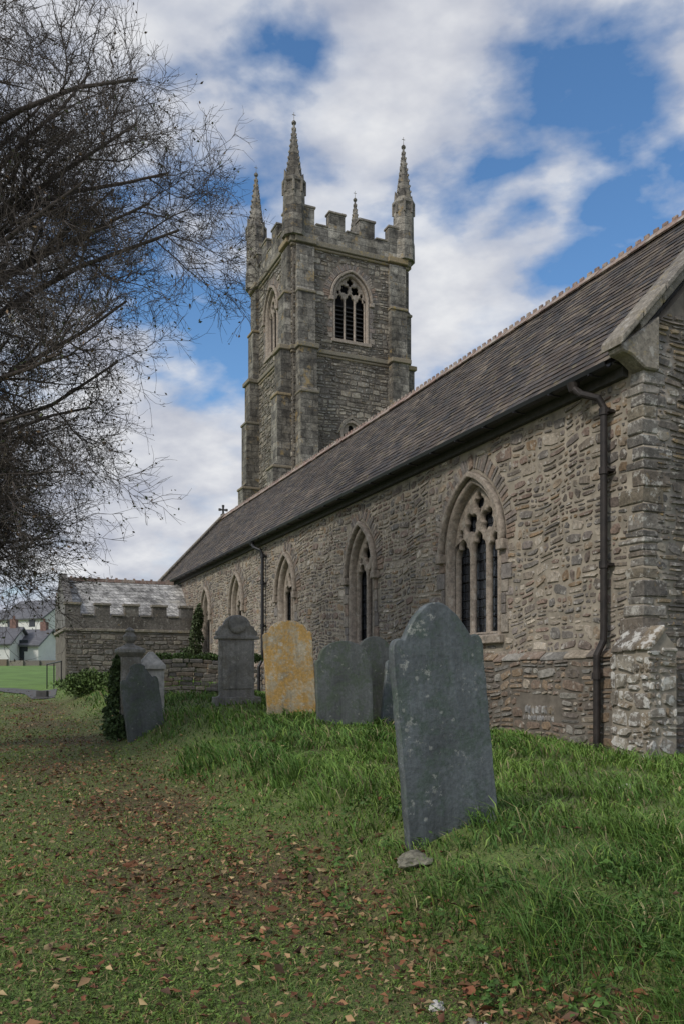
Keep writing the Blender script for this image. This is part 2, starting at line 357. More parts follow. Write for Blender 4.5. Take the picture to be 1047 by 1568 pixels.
for tc,nm,dz_ in((T0,'coping',0),(T1-.12,'coping_far',-.10)):
    mb=MB(); nb=9
    for sg in(-1,1):
        for i in range(nb):
            s0=-.5+(D+.5)*i/nb; s1=-.5+(D+.5)*(i+1)/nb-.008
            z0=EZ-.11+(s0+.5)*slope+dz_; z1=EZ-.11+(s1+.5)*slope+dz_
            pts=[(s0,z0+.14),(s1,z1+.14),(s1,z1+.27),(s0,z0+.27)]
            if sg==1: pts=[(2*D-x,z) for x,z in pts]
            mb.prism(pts,(0,tc-.14,0),(1,0,0),(0,0,1),(0,.42,0))
            pts=[(s0+.02,z0-.0),(s1+.02,z1-.0),(s1,z1+.14),(s0,z0+.14)]
            if sg==1: pts=[(2*D-x,z) for x,z in pts]
            if i>0: mb.prism(pts,(0,tc-.07,0),(1,0,0),(0,0,1),(0,.28,0))
    mb.make('gable_'+nm,M['coping'],church,.02)
mb=MB()
for s0,sg in((0,1),(2*D,-1)):
    mb.prism([(s0-sg*.47,EZ+.05),(s0-sg*.43,EZ-.02),(s0-sg*.28,EZ-.05),(s0-sg*.03,EZ-.2),(s0+sg*.22,EZ-.2),(s0+sg*.22,EZ+.56),(s0-sg*.1,EZ+.32)],(0,T0-.09,0),(1,0,0),(0,0,1),(0,.28,0))
mb.make('kneeler',M['coping'],church,.02)
mb=MB(); z=1.93; k=0
while z<EZ-.22:
    h=min(random.uniform(.07,.25),EZ-.2-z+.02); a_=random.uniform(.24,.55); b_=random.uniform(.18,.42)
    if k%2: a_,b_=a_*.7,b_*1.25
    mb.box(-.008-.022*random.random(),b_,T0-.008-.022*random.random(),T0+a_,z,z+h-.014,.014); z+=h; k+=1
mb.make('corner_quoins',M['quoin'],church,.016)
# battered corner buttress: core + rough lichened facing
mb=MB()
mb.prism([(-.27,-.4),(.22,-.4),(.22,1.97),(.0,2.2),(-.05,2.2),(-.25,1.95)],(0,T0-.38,0),(1,0,0),(0,0,1),(0,.70,0)); mb.make('corner_buttress_core',M['mortar'],church)
facing('corner_buttress_face',(0,T0-.38,0),(1,0,0),(0,-1,0),-.29,.22,.1,lambda u:1.99,None,(.12,.26),(.14,.34),.035,M['palest'],church,.35,.008,.02)
facing('corner_buttress_side',(-.27,0,0),(0,1,0),(-1,0,0),T0-.40,T0+.33,.1,lambda u:1.96,None,(.12,.26),(.14,.34),.035,M['palest'],church,.35,.008,.02)
mb=MB(); y=T0-.42
for w_ in(.27,.24,.23):
    mb.prism([(-.315,1.93),(-.30,1.99),(-.03,2.27),(.0,2.2),(-.24,1.93)],(random.uniform(-.01,.01),y,random.uniform(-.02,.02)),(1,0,0),(0,0,1),(0,w_-.012,0)); y+=w_
mb.prism([(T0-.42,1.95),(T0-.02,2.22),(T0-.0,2.12),(T0-.38,1.9)],(-.04,0,.0),(0,1,0),(0,0,1),(.27,0,0))
mb.make('corner_buttress_weathering',M['palest'],church,.015)
mb=MB(); mb.prism([(EO+.05,EZ-.02),(D,RZ-.05),(2*D-EO-.05,EZ-.02)],(0,T0+.2,0),(1,0,0),(0,0,1),(0,T1-T0-.3,0)); mb.make('roof_core',M['louvre'],church)
mb=MB(); L=math.hypot(D-EO,RZ-EZ); dx=(D-EO)/L; dz=(RZ-EZ)/L; nr=27; ex=L/nr
for sg in(0,1):
    for r in range(nr):
        y=T0+.28-(.13 if r%2 else 0)
        while y<T1-.16:
            wd=random.uniform(.16,.28); d0=r*ex+random.uniform(-.014,.014); d1=(r+1)*ex+.05
            lo=.022+random.uniform(0,.011); hi=.010; th=.008
            y0=max(y,T0+.26); y1=min(y+wd-.006,T1-.14)
            P=[]
            for (d,l) in((d0,lo),(d1,hi)):
                for hgt in(l-th,l):
                    s_=EO+dx*d-dz*hgt; zz=EZ+dz*d+dx*hgt
                    if sg: s_=2*D-s_
                    P+= [(s_,y0,zz),(s_,y1,zz)]
            if y1>y0+.03: mb.add(P,[(0,1,3,2),(2,3,7,6),(0,2,6,4),(1,5,7,3)])
            y+=wd
mb.make('roof_slates',M['slate'],church)
mb=MB(); y=T0+.3
while y<T1-.4:
    zj=random.uniform(-.012,.012)
    mb.prism([(-.17,-.12),(0,.07),(.17,-.12),(.14,-.14),(0,.03),(-.14,-.14)],(D,y,RZ+.06+zj),(1,0,0),(0,0,1),(0,.445,0))
    for q in(.11,.33): mb.obox((D,y+q,RZ+.15+zj),(.018,0,0),(0,.06,0),(0,0,.035))
    y+=.455
mb.make('ridge_tiles',M['terra'],church)
mb=MB(); mb.box(D-.1,D+.1,T1-.2,T1+.1,RZ+.05,RZ+.25); mb.box(D-.045,D+.045,T1-.1,T1,RZ+.25,RZ+.62); mb.box(D-.18,D+.18,T1-.1,T1-.005,RZ+.42,RZ+.50)
for q in(-.18,.18): mb.lathe((D+q,T1-.05,RZ+.46),[(.07,-.06),(.07,.06)],8)
mb.lathe((D,T1-.05,RZ+.65),[(.07,-.06),(.07,.06)],8)
mb.make('gable_cross',M['louvre'],church,.01)
mb=MB(); prof=[(.0,.0),(-.02,-.06),(-.07,-.085),(-.12,-.06),(-.14,0),(-.125,0),(-.105,-.05),(-.07,-.065),(-.035,-.05),(-.015,0)]
mb.prism(prof,(EO+.02,T0+.3,EZ-.03),(1,0,0),(0,0,1),(0,T1-T0-.4,0))
y=T0+.6
while y<T1: mb.box(EO-.13,EO+.1,y,y+.03,EZ-.13,EZ-.11); y+=.9
mb.make('gutter',M['iron'],church)
mb=MB(); mb.box(EO+.03,0.0,T0+.28,T1-.1,EZ-.06,EZ-.03); mb.box(-.10,-.002,T0+.28,T1-.1,EZ-.20,EZ-.062); mb.make('eaves_cornice',M['louvre'],church)
for t,zb,bow in((-.12,.45,1),(15.5,.9,0)):
    mb=MB()
    pts=[(EO-.05,t+.40,EZ-.08),(EO-.05,t+.36,EZ-.20),(EO-.02,t+.24,EZ-.30),(-.19,t+.04,EZ-.40),(-.13,t,EZ-.54),(-.13,t,2.25),(-.14,t,2.1),(-.24,t+.02,1.9),(-.24,t+.02,zb)]
    mb.tube(pts,.052,12)
    mb.lathe((EO-.05,t+.40,EZ-.10),[(.06,-.12),(.10,0)],12)
    for zc in(EZ-.6,4.55,3.2,): mb.lathe((-.13,t,zc),[(.07,-.05),(.07,.05)],12); mb.box(-.13,.0,t-.1,t+.1,zc-.02,zc+.02)
    mb.lathe((-.24,t+.02,1.6),[(.07,-.05),(.07,.05)],12)
    mb.make('downpipe',M['rust'] if bow else M['iron'],church)
mb=MB(); mb.box(6.2,13.6,2.5,32.3,-.5,6.1); mb.prism([(5.9,6.1),(9.9,9.6),(13.9,6.1)],(0,2.4,0),(1,0,0),(0,0,1),(0,29.9,0)); mb.make('nave',M['slatew'],church)
# ---- tower
bs0,bs1,bt0,bt1=7.1,14.0,32.3,39.2; CZ=25.15; SZ=19.35
ww=.95
cxs=(bs0+bs1)/2; cyt=(bt0+bt1)/2
bel=[(x,z) for x,z in arch(ww,20.25,22.55,1.3,.12)]
def circ(cx,cz,r,n=28): return [(cx+r*math.cos(2*math.pi*i/n),cz+r*math.sin(2*math.pi*i/n)) for i in range(n)]
half=(bs1-bs0)/2
plate('tower_wall_front',[(-half,-.5),(half,-.5),(half,26),(-half,26)],[bel,circ(0,15.1,.62)],.9,(cxs,bt0+.45,0),(1,0,0),(0,-1,0),M['mortard'],church)
plate('tower_wall_side',[(-half+.9,-.5),(half-.9,-.5),(half-.9,26),(-half+.9,26)],[bel],.9,(bs0+.45,cyt,0),(0,1,0),(-1,0,0),M['mortard'],church)
plate('tower_wall_back',[(-half,-.5),(half,-.5),(half,26),(-half,26)],[],.9,(cxs,bt1-.45,0),(1,0,0),(0,1,0),M['tower'],church)
plate('tower_wall_side_far',[(-half+.9,-.5),(half-.9,-.5),(half-.9,26),(-half+.9,26)],[],.9,(bs1-.45,cyt,0),(0,1,0),(1,0,0),M['tower'],church)
exf=lambda u,z: in_arch(u,z,ww,20.25,22.55,1.3,.18,.62) or math.hypot(u,z-15.1)<.72
facing('tower_facing_front',(cxs,bt0,0),(1,0,0),(0,-1,0),-half,half,4,lambda u:CZ-.1,exf,(.18,.36),(.22,.70),.045,M['tower'],church,.45,.016,.03)
facing('tower_facing_side',(bs0,cyt,0),(0,1,0),(-1,0,0),-half,half,3,lambda u:CZ-.1,lambda u,z:in_arch(u,z,ww,20.25,22.55,1.3,.18,.62),(.18,.36),(.22,.70),.045,M['tower'],church,.45,.016,.03)
window('belfry_window',(cxs,bt0,0),(1,0,0),(0,-1,0),church,ww,20.25,22.55,1.3,3,True,True,1.25)
window('belfry_window_side',(bs0,cyt,0),(0,1,0),(-1,0,0),church,ww,20.25,22.55,1.3,3,True,True,1.25)
plate('trefoil_ring',circ(0,15.1,.72),[circ(0,15.1,.55)],.2,(cxs,bt0,0),(1,0,0),(0,-1,0),M['dress'],church,.03)
plate('trefoil_tracery',circ(0,15.1,.57),[foil(.27*math.cos(math.pi/2+i*2*math.pi/3),15.1+.27*math.sin(math.pi/2+i*2*math.pi/3),.2,2,math.pi/2+i*2*math.pi/3) for i in range(3)],.12,(cxs,bt0+.12,0),(1,0,0),(0,-1,0),M['dress'],church,.02)
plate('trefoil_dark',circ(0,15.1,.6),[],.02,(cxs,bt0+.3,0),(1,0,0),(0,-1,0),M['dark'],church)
hd=[(-.95,15.0),(-.5,15.75),(0,16.05),(.5,15.75),(.95,15.0)]
plate('trefoil_hood',hd+[(.8,15.0),(.42,15.62),(0,15.88),(-.42,15.62),(-.8,15.0)],[],.14,(cxs,bt0-.06,0),(1,0,0),(0,-1,0),M['coping'],church,.02)
mbB=MB(); mbS=MB()
stages=[(-.5,13.2,1.05),(13.2,17.1,.82),(17.1,SZ,.62),(SZ,22.6,.40),(22.6,CZ-.05,.24)]
def butt(o,out,along,w):
    prof=[(0,-.5)]
    for i,(z0,z1,p) in enumerate(stages):
        prof.append((p,z0)); nxt=stages[i+1][2] if i<4 else .0
        prof.append((p,z1-(p-nxt)*1.1 if i!=2 else z1))
    prof.append((0,CZ-.02))
    mbB.prism(prof,o,out,(0,0,1),np.array(along)*w)
    for i,(z0,z1,p) in enumerate(stages[:4]):
        if i==2: continue
        nxt=stages[i+1][2]; zz=z1-(p-nxt)*1.1
        oo=np.array(o,float); ou=np.array(out,float); al=np.array(along,float)
        mbS.obox(oo+ou*(p/2+.02)+al*w/2+np.array([0,0,zz-.06]),ou*(p/2+.05),al*(w/2+.05),(0,0,.075))
bw=1.0; ins=.16
for (cx,cy,sx,sy) in((bs0,bt0,-1,-1),(bs1,bt0,1,-1),(bs0,bt1,-1,1),(bs1,bt1,1,1)):
    butt((cx-sx*ins,cy,0),(0,sy,0),(-sx,0,0),bw)
    butt((cx,cy-sy*ins,0),(sx,0,0),(0,-sy,0),bw)
    for zz,e,hh,p in((SZ,.16,.13,.62),(CZ,.20,.16,.24)):
        mbS.obox((cx-sx*(ins+bw/2),cy+sy*(p/2),zz),(bw/2+.12,0,0),(0,p/2+.12,0),(0,0,hh-.004))
        mbS.obox((cx+sx*(p/2),cy-sy*(ins+bw/2),zz),(p/2+.12,0,0),(0,bw/2+.12,0),(0,0,hh-.006))
mbB.make('tower_buttresses',M['butt'],church)
for zz,e,hh in((SZ,.16,.12),(CZ,.22,.15)):
    mbS.box(bs0-e,bs1+e,bt0-e,bt1+e,zz-hh,zz+hh)
    mbS.box(bs0-e*.55,bs1+e*.55,bt0-e*.55,bt1+e*.55,zz-hh-.14,zz-hh-.003)
mbS.make('tower_string_courses',M['string'],church,.03)
mb=MB(); mc=MB(); p=.16; PT=26.15; MT=27.0
mb.box(bs0-p,bs1+p,bt0-p,bt0+.35,CZ+.15,PT); mb.box(bs0-p,bs1+p,bt1-.35,bt1+p,CZ+.15,PT)
mb.box(bs0-p,bs0+.35,bt0+.353,bt1-.353,CZ+.15,PT); mb.box(bs1-.35,bs1+p,bt0+.353,bt1-.353,CZ+.15,PT)
mlen=.92; nM=4; span=(bs1-bs0)
for i in range(nM):
    c=.75+(span-1.5)*(i)/(nM-1)
    x0=bs0+c-mlen/2
    y0=bt0+c-mlen/2
    for (a0,a1,c0,c1) in((x0,x0+mlen,bt0-p,bt0+.32),(x0,x0+mlen,bt1-.32,bt1+p),(bs0-p,bs0+.32,y0,y0+mlen),(bs1-.32,bs1+p,y0,y0+mlen)):
        mb.box(a0,a1,c0,c1,PT+.003,MT,.004)
        mc.box(a0-.06,a1+.06,c0-.06,c1+.06,MT,MT+.12,.01)
    if i<nM-1:
        g0=x0+mlen+.07; g1=x0+(span-1.5)/(nM-1)-.07; h0=y0+mlen+.07; h1=h0+(g1-g0)
        mc.box(g0,g1,bt0-p-.05,bt0+.36,PT+.004,PT+.1); mc.box(g0,g1,bt1-.36,bt1+p+.05,PT+.004,PT+.1)
        mc.box(bs0-p-.05,bs0+.36,h0,h1,PT+.004,PT+.1); mc.box(bs1-.36,bs1+p+.05,h0,h1,PT+.004,PT+.1)
mb.make('tower_parapet',M['butt'],church,.012); mc.make('merlon_caps',M['coping'],church,.02)
mb=MB(); mb.box(bs0+.3,bs1-.3,bt0+.3,bt1-.3,25.2,25.5); mb.make('tower_roof',M['louvre'],church)
mb=MB(); mk=MB()
for (cx,cy,top) in((bs0+.12,bt0+.12,31.7),(bs1-.12,bt0+.12,32.1),(bs0+.12,bt1-.12,32.6),(bs1-.12,bt1-.12,32.6)):
    sb=28.6+(top-31.7)*.9
    mb.lathe((cx,cy,0),[(.66,CZ+.16),(.64,26.3),(.60,26.5),(.58,sb-.5),(.66,sb-.4),(.66,sb-.25),(.50,sb-.1)],8,math.pi/8)
    for i in range(8):
        a=math.pi/8+2*math.pi*i/8; mk.obox((cx+.60*math.cos(a),cy+.60*math.sin(a),sb-.62),(.05,0,0),(0,.05,0),(0,0,.36))
    for i in range(4):
        a=i*math.pi/2
        mk.add([(cx+.56*math.cos(a+d),cy+.56*math.sin(a+d),sb-.3) for d in(-.38,.38)]+[(cx+.56*math.cos(a),cy+.56*math.sin(a),sb+.35),(cx+.3*math.cos(a),cy+.3*math.sin(a),sb+.1)],[(0,1,2),(0,2,3),(1,3,2),(0,3,1)])
    mb.lathe((cx,cy,0),[(.47,sb-.1),(.05,top-.25),(.12,top-.2),(.13,top-.1),(.04,top)],8,math.pi/8)
    n=8
    for j in range(n):
        f=(j+.5)/n; z=sb+.05+(top-.4-sb)*f; r=.47*(1-f)+.05
        for i in range(4):
            a=math.pi/8+math.pi/2*i; mk.obox((cx+(r+.02)*math.cos(a),cy+(r+.02)*math.sin(a),z),(.045*math.cos(a),.045*math.sin(a),.02),(-.035*math.sin(a),.035*math.cos(a),0),(0,0,.045))
    mk.lathe((cx,cy,0),[(.015,top),(.012,top+.45)],5)
    mk.obox((cx,cy,top+.3),(.1,0,0),(0,.012,0),(0,0,.012))
mb.make('pinnacles',M['butt'],church,.0); mk.make('pinnacle_crockets',M['coping'],church)

# ---- porch
p0,p1=25.3,30.0
PXE=-5.2
mb=MB(); mb.box(PXE,-.003,p0,p1,-.5,4.0); mb.make('porch_walls',M['mortard'],church)
facing('porch_facing',(0,p0,0),(1,0,0),(0,-1,0),PXE,-.05,.6,lambda u:3.42,None,(.14,.26),(.2,.55),.03,M['porch'],church,.4,.012,.015)
mb=MB(); mc=MB(); y=PXE
mc.box(PXE-.08,-.004,p0-.07,p0+.2,3.42,3.54); mc.box(PXE-.08,PXE+.2,p0+.203,p1,3.42,3.54)
mb.box(PXE,-.004,p0-.03,p0+.30,3.54,4.05)
s=PXE; k=0
while s<-.3:
    e=min(s+.58,-.01)
    if k%2==0:
        mb.box(s,e,p0-.031,p0+.3,4.053,4.48); mc.box(s-.05,e+.05,p0-.09,p0+.35,4.48,4.58)
    else: mc.box(s+.06,e-.06,p0-.085,p0+.34,4.052,4.12)
    s=e; k+=1
mb.make('porch_parapet',M['porch'],church,.008); mc.make('porch_copings',M['coping'],church,.012)
mb=MB(); pm=(p0+p1)/2
mb.prism([(p0+.3,4.0),(pm,5.75),(p1-.1,4.0)],(PXE+.25,0,0),(0,1,0),(0,0,1),(-PXE-.26,0,0)); 
M['sunlit_slate']=ashlar('porch_roof_sunlit_slate',.3,.16,(.33,.325,.32),(.46,.455,.44),(.2,.2,.19),(.5,.47,.4),.6,(.75,.74,.72))  # sunlight on the porch roof is put into the slates' pale colour
mb.make('porch_roof',M['sunlit_slate'],church)
mb=MB(); mb.prism([(p0-.02,3.6),(p0-.02,4.6),(pm,6.0),(p1+.02,4.6),(p1+.02,3.6)],(PXE-.02,0,0),(0,1,0),(0,0,1),(.3,0,0)); mb.make('porch_gable',M['porch'],church)
mb=MB(); s=PXE+.3
while s<-.5: mb.box(s,s+.37,pm-.09,pm+.09,5.7,5.84); mb.box(s+.1,s+.2,pm-.02,pm+.02,5.84,5.91); s+=.38
mb.make('porch_ridge_tiles',M['terra'],church)

# ------------------------------------------------------------ GROUND
def vnoise(x,y,seed=0):
    r=np.random.default_rng(seed); out=np.zeros_like(x)
    for k in range(7):
        fx,fy=r.normal(0,1,2)*(.6+.5*k); ph=r.uniform(0,6.28); out+=np.sin(fx*x+fy*y+ph)/(1+.35*k)
    return out/3
def litter(X,Y):
    s,t=st(X,Y)
    return np.clip(np.exp(-((s+6.9)/.7)**2)*1.05*sm(4,7,Y)+np.exp(-((s+6.1)/.5)**2)*.65*sm(14,3,Y)+.16+np.exp(-((s+9)/1.5)**2)*.55*sm(7,12,Y),0,1)*(.7+.55*vnoise(X,Y,3))*(1-sm(24,32,Y))
xs=np.sinh(np.linspace(-6.2,6.2,360))*1.15; ys=np.sinh(np.linspace(-3.6,6.3,420))*1.2+7
GX,GY=np.meshgrid(xs,ys); GZ=H(GX,GY)
nx,ny=len(xs),len(ys)
vs=np.stack([GX.ravel(),GY.ravel(),GZ.ravel()],1)
idx=np.arange(nx*ny).reshape(ny,nx)
fs=np.stack([idx[:-1,:-1].ravel(),idx[:-1,1:].ravel(),idx[1:,1:].ravel(),idx[1:,:-1].ravel()],1)
def npmesh(name,v,f,mat,smooth=False,col=None,parent=None):
    me=bpy.data.meshes.new(name); me.vertices.add(len(v)); me.vertices.foreach_set('co',np.asarray(v,np.float32).ravel())
    if isinstance(f,list):
        loops=np.concatenate([q.ravel() for q in f]); tot=np.concatenate([np.full(len(q),q.shape[1]) for q in f])
    else: loops=f.ravel(); tot=np.full(len(f),f.shape[1])
    me.loops.add(len(loops)); me.loops.foreach_set('vertex_index',loops.astype(np.int32))
    me.polygons.add(len(tot)); st_=np.concatenate([[0],np.cumsum(tot)[:-1]]); me.polygons.foreach_set('loop_start',st_.astype(np.int32)); me.polygons.foreach_set('loop_total',tot.astype(np.int32))
    if smooth: me.polygons.foreach_set('use_smooth',np.ones(len(tot),bool))
    me.update(calc_edges=True)
    if col is not None:
        a=me.color_attributes.new('Col','FLOAT_COLOR','POINT'); a.data.foreach_set('color',np.concatenate([col,np.ones((len(col),1))],1).astype(np.float32).ravel())
    me.materials.append(mat); return link(bpy.data.objects.new(name,me),parent)
m,nt,b=newmat('ground_turf'); co=objco(nt)
n1=noise(nt,co,.8,3); n2=noise(nt,co,14,4,.7); n3=noise(nt,co,60,2,.7)
lit=N(nt,'ShaderNodeAttribute',attribute_name='Col').outputs['Color']
c=ramp(nt,n1.outputs[0],[(.35,(.10,.13,.035)),(.6,(.12,.17,.042))])
c=mix(nt,ramp(nt,n2.outputs[0],[(.54,0),(.68,.6)]),c,(.11,.075,.04))
lf=math_(nt,'MULTIPLY',N(nt,'ShaderNodeSeparateColor',{0:lit}).outputs[0],ramp(nt,n2.outputs[0],[(.3,.6),(.6,1.1)]),True)
c=mix(nt,math_(nt,'MULTIPLY',lf,.85),c,(.115,.068,.04))
c=mix(nt,1.0,c,ramp(nt,n3.outputs[0],[(.3,.45),(.7,1.5)]),'MULTIPLY')
sp=N(nt,'ShaderNodeSeparateXYZ',{0:co}); far=N(nt,'ShaderNodeMapRange',{0:sp.outputs[1],1:24.0,2:34.0}); 
c=mix(nt,far.outputs[0],c,mix(nt,1.0,(.14,.24,.055),ramp(nt,n1.outputs[0],[(.3,.7),(.7,1.2)]),'MULTIPLY'))
nt.links.new(c,b.inputs['Base Color']); b.inputs['Roughness'].default_value=.95
bump(nt,b,n3.outputs[0],.6,.03)
LC=np.repeat(np.clip(litter(GX.ravel(),GY.ravel()),0,1)[:,None],3,1)
npmesh('ground',vs,fs,m,True,LC)

def colmat(name,rough=.7):
    m,nt,b=newmat(name); a=N(nt,'ShaderNodeAttribute',attribute_name='Col')
    nt.links.new(a.outputs['Color'],b.inputs['Base Color']); b.inputs['Roughness'].default_value=rough
    b.inputs['Specular IOR Level'].default_value=.25
    return m
gm=colmat('grass_blade',.6); lm=colmat('dead_leaf',.75); fm=colmat('foliage_leaf',.6)
def blades(Nn,ymin,ymax,kind):
    Y=np.exp(rng.uniform(math.log(ymin),math.log(ymax),Nn)); X=Y*rng.uniform(-.62,.66,Nn)
    s,t=st(X,Y)
    keep=~((s>-.15)&(t>-1.0)&(t<34)) & ~((s>-5.4)&(s<0)&(t>25)&(t<30.2))
    pb=sm(-6.2,-5.5,s+.3*vnoise(X*2,Y*2,5))
    thin=np.clip(.8+.7*vnoise(X*1.6,Y*1.6,77),.3,1)
    if kind=='long': keep&=(rng.random(Nn)<np.clip(pb*thin,0,1)*(1-sm(26,34,t)))
    else:
        keep&=(rng.random(Nn)<np.clip(1.1-pb*.85,0.15,1))&(rng.random(Nn)<np.clip(1.05-.7*np.clip(litter(X,Y),0,1),0.12,1))
    X=X[keep];Y=Y[keep];s=s[keep];t=t[keep];pb=np.clip(pb[keep],0,1); n=len(X)
    Z=H(X,Y)
    tuft=np.clip(.45+.85*vnoise(X*3,Y*3,8),0.0,1.25)
    if kind=='long':
        edge=np.exp(-((s+5.3)/.55)**2)
        hgt=(.05+(.19+.07*edge)*tuft*rng.uniform(.5,1.2,n)); hgt*=.7+.5*rng.random(n)
        near=np.exp(-((s)/.8)**2); hgt*=1-.2*near; hgt*=.5+.5*pb
        lean=rng.uniform(.4,1.25,n)
    else:
        hgt=rng.uniform(.015,.042,n)*(1+.6*tuft); lean=rng.uniform(.4,1.4,n); edge=np.zeros(n)
    wd=rng.uniform(.0018,.0038,n)*(np.maximum(Y,3)/3.2)**.8
    az=rng.uniform(0,2*np.pi,n)
    if kind=='long':
        az=np.where(rng.random(n)<.6,ANG+np.pi+.9*rng.normal(0,1,n)+1.8*vnoise(X*2.5,Y*2.5,21),az)
    dx=np.cos(az);dy=np.sin(az); wa=rng.uniform(0,2*np.pi,n); wx=np.cos(wa)*wd; wy=np.sin(wa)*wd
    L=hgt*lean
    B=np.stack([X,Y,Z-.01],1)
    Wv=np.stack([wx,wy,np.zeros(n)],1)
    Mid=B+np.stack([dx*L*.35,dy*L*.35,hgt*.6],1); Tip=B+np.stack([dx*L*1.1,dy*L*1.1,hgt*(1.05-.4*lean*.8)],1)
    V=np.stack([B-Wv,B+Wv,Mid+Wv*.8,Mid-Wv*.8,Tip],1).reshape(-1,3)
    k=np.arange(n)[:,None]*5
    q=k+np.array([0,1,2,3]); tr=k+np.array([3,2,4])
    g=np.array([.115,.225,.036]); g2=np.array([.21,.31,.065]); dry=np.array([.36,.31,.16]); dkk=np.array([.045,.12,.025])
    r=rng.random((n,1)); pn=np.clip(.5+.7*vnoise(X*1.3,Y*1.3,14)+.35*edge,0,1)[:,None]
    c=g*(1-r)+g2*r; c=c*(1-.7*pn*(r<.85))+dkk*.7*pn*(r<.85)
    dr=rng.random(n)<(.08 if kind=='long' else .18); c[dr]=dry*rng.uniform(.4,1.1,(dr.sum(),1))
    if kind=='short': c=c*np.array([1.12,.95,.95])
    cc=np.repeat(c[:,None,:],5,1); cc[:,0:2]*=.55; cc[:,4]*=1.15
    return V,q,tr,cc.reshape(-1,3)
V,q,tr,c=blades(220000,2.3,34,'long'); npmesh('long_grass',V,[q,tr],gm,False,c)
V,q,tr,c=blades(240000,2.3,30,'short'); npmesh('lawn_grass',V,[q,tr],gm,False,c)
def leafquads(P,size,cols,nz=.0,fold=.3):
    n=len(P); u=rng.normal(0,1,(n,3)); u[:,2]*=(1-nz); u/=np.linalg.norm(u,axis=1,keepdims=True)
    w=rng.normal(0,1,(n,3)); w[:,2]*=(1-nz); w-= (w*u).sum(1,keepdims=True)*u; w/=np.linalg.norm(w,axis=1,keepdims=True)
    nn=np.cross(u,w); s=size[:,None]
    V=np.stack([P-u*s,P+w*s*.55+nn*s*fold-u*s*.15,P+u*s+nn*s*fold*.4,P-w*s*.55+nn*s*fold-u*s*.15],1).reshape(-1,3)
    k=np.arange(n)[:,None]*4
    f=np.concatenate([k+np.array([0,1,2]),k+np.array([0,2,3])])
    return V,f,np.repeat(cols,4,0)
n=70000; Y=np.exp(rng.uniform(math.log(2.3),math.log(13),n)); X=Y*rng.uniform(-.6,.6,n); s_,t_=st(X,Y)
kp=(rng.random(n)<.8*(1-sm(-6.2,-5.2,s_))+.08)&(vnoise(X*3,Y*3,31)>-.15); X=X[kp];Y=Y[kp]; P=np.stack([X,Y,H(X,Y)+rng.uniform(.01,.035,len(X))],1)
cols=np.array([.125,.205,.042])*rng.uniform(.5,1.3,(len(X),1)); V,f,c=leafquads(P,rng.uniform(.006,.014,len(X)),cols,.7); npmesh('clover_weeds',V,f,fm,False,c)
cps=[]
for _ in range(90):
    yy=math.exp(random.uniform(math.log(3.3),math.log(9))); s0=random.uniform(-6.3,-5.0)
    tt=(yy-P0[1]-s0*Vv[1])/Uu[1]; xx=P0[0]+s0*Vv[0]+tt*Uu[0]
    k=random.randint(8,22); a=rng.uniform(0,6.28,k); r_=rng.uniform(0,.09,k); px_=xx+r_*np.cos(a); py_=yy+r_*np.sin(a); cps.append(np.stack([px_,py_,H(px_,py_)+rng.uniform(.02,.11,k)],1))
P=np.concatenate(cps); V,f,c=leafquads(P,rng.uniform(.014,.03,len(P)),np.array([.08,.155,.035])*rng.uniform(.5,1.3,(len(P),1)),.5,.2); npmesh('bank_weeds',V,f,fm,False,c)
n=100000; Y=np.exp(rng.uniform(math.log(2.3),math.log(32),n)); X=Y*rng.uniform(-.62,.5,n); s_,t_=st(X,Y)
kp=(rng.random(n)<np.clip((litter(X,Y)+.14)*.5*np.clip(Y/7,.28,1.6),0,1)*(1-.95*sm(-6.0,-5.3,s_))); X=X[kp];Y=Y[kp]
P=np.stack([X,Y,H(X,Y)+rng.uniform(.015,.05,len(X))],1)
pal=np.array([[.24,.11,.055],[.15,.07,.04],[.30,.16,.08],[.12,.07,.045],[.36,.23,.12],[.22,.09,.045],[.42,.31,.16]])
cols=pal[rng.integers(0,7,len(X))]*rng.uniform(.5,1.15,(len(X),1))
sz=rng.uniform(.012,.032,len(X))*np.where(rng.random(len(X))<.12,1.6,1); V,f,c=leafquads(P,sz,cols,.75,.5); npmesh('fallen_leaves',V,f,lm,False,c)
print('leaves',len(X))
M['asph']=plain('asphalt',(.10,.098,.095),.9,.25,20)
pp=[(-9.6,26.5,.35),(-10.6,29,.55),(-12.2,31,.7),(-15,32.5,.8),(-20,34,.9),(-28,36,1.0)]
mb=MB(); fine=[]
for i in range(len(pp)-1):
    for k in range(10):
        f_=k/10; fine.append(np.array([pp[i][j]*(1-f_)+pp[i+1][j]*f_ for j in range(3)]))
vsx=[];fsx=[]
for i,q in enumerate(fine):
    d=fine[min(i+1,len(fine)-1)][:2]-fine[max(i-1,0)][:2]; d/=np.linalg.norm(d); nrm=np.array([-d[1],d[0]])
    for q_ in range(5):
        pt=q[:2]+nrm*(q_-2)/2*q[2]; vsx.append((pt[0],pt[1],Hf(pt[0],pt[1])+.03))
for i in range(len(fine)-1):
    for q_ in range(4): fsx.append((i*5+q_,i*5+q_+1,i*5+q_+6,i*5+q_+5))
mb.add(vsx,fsx); mb.make('path',M['asph'])

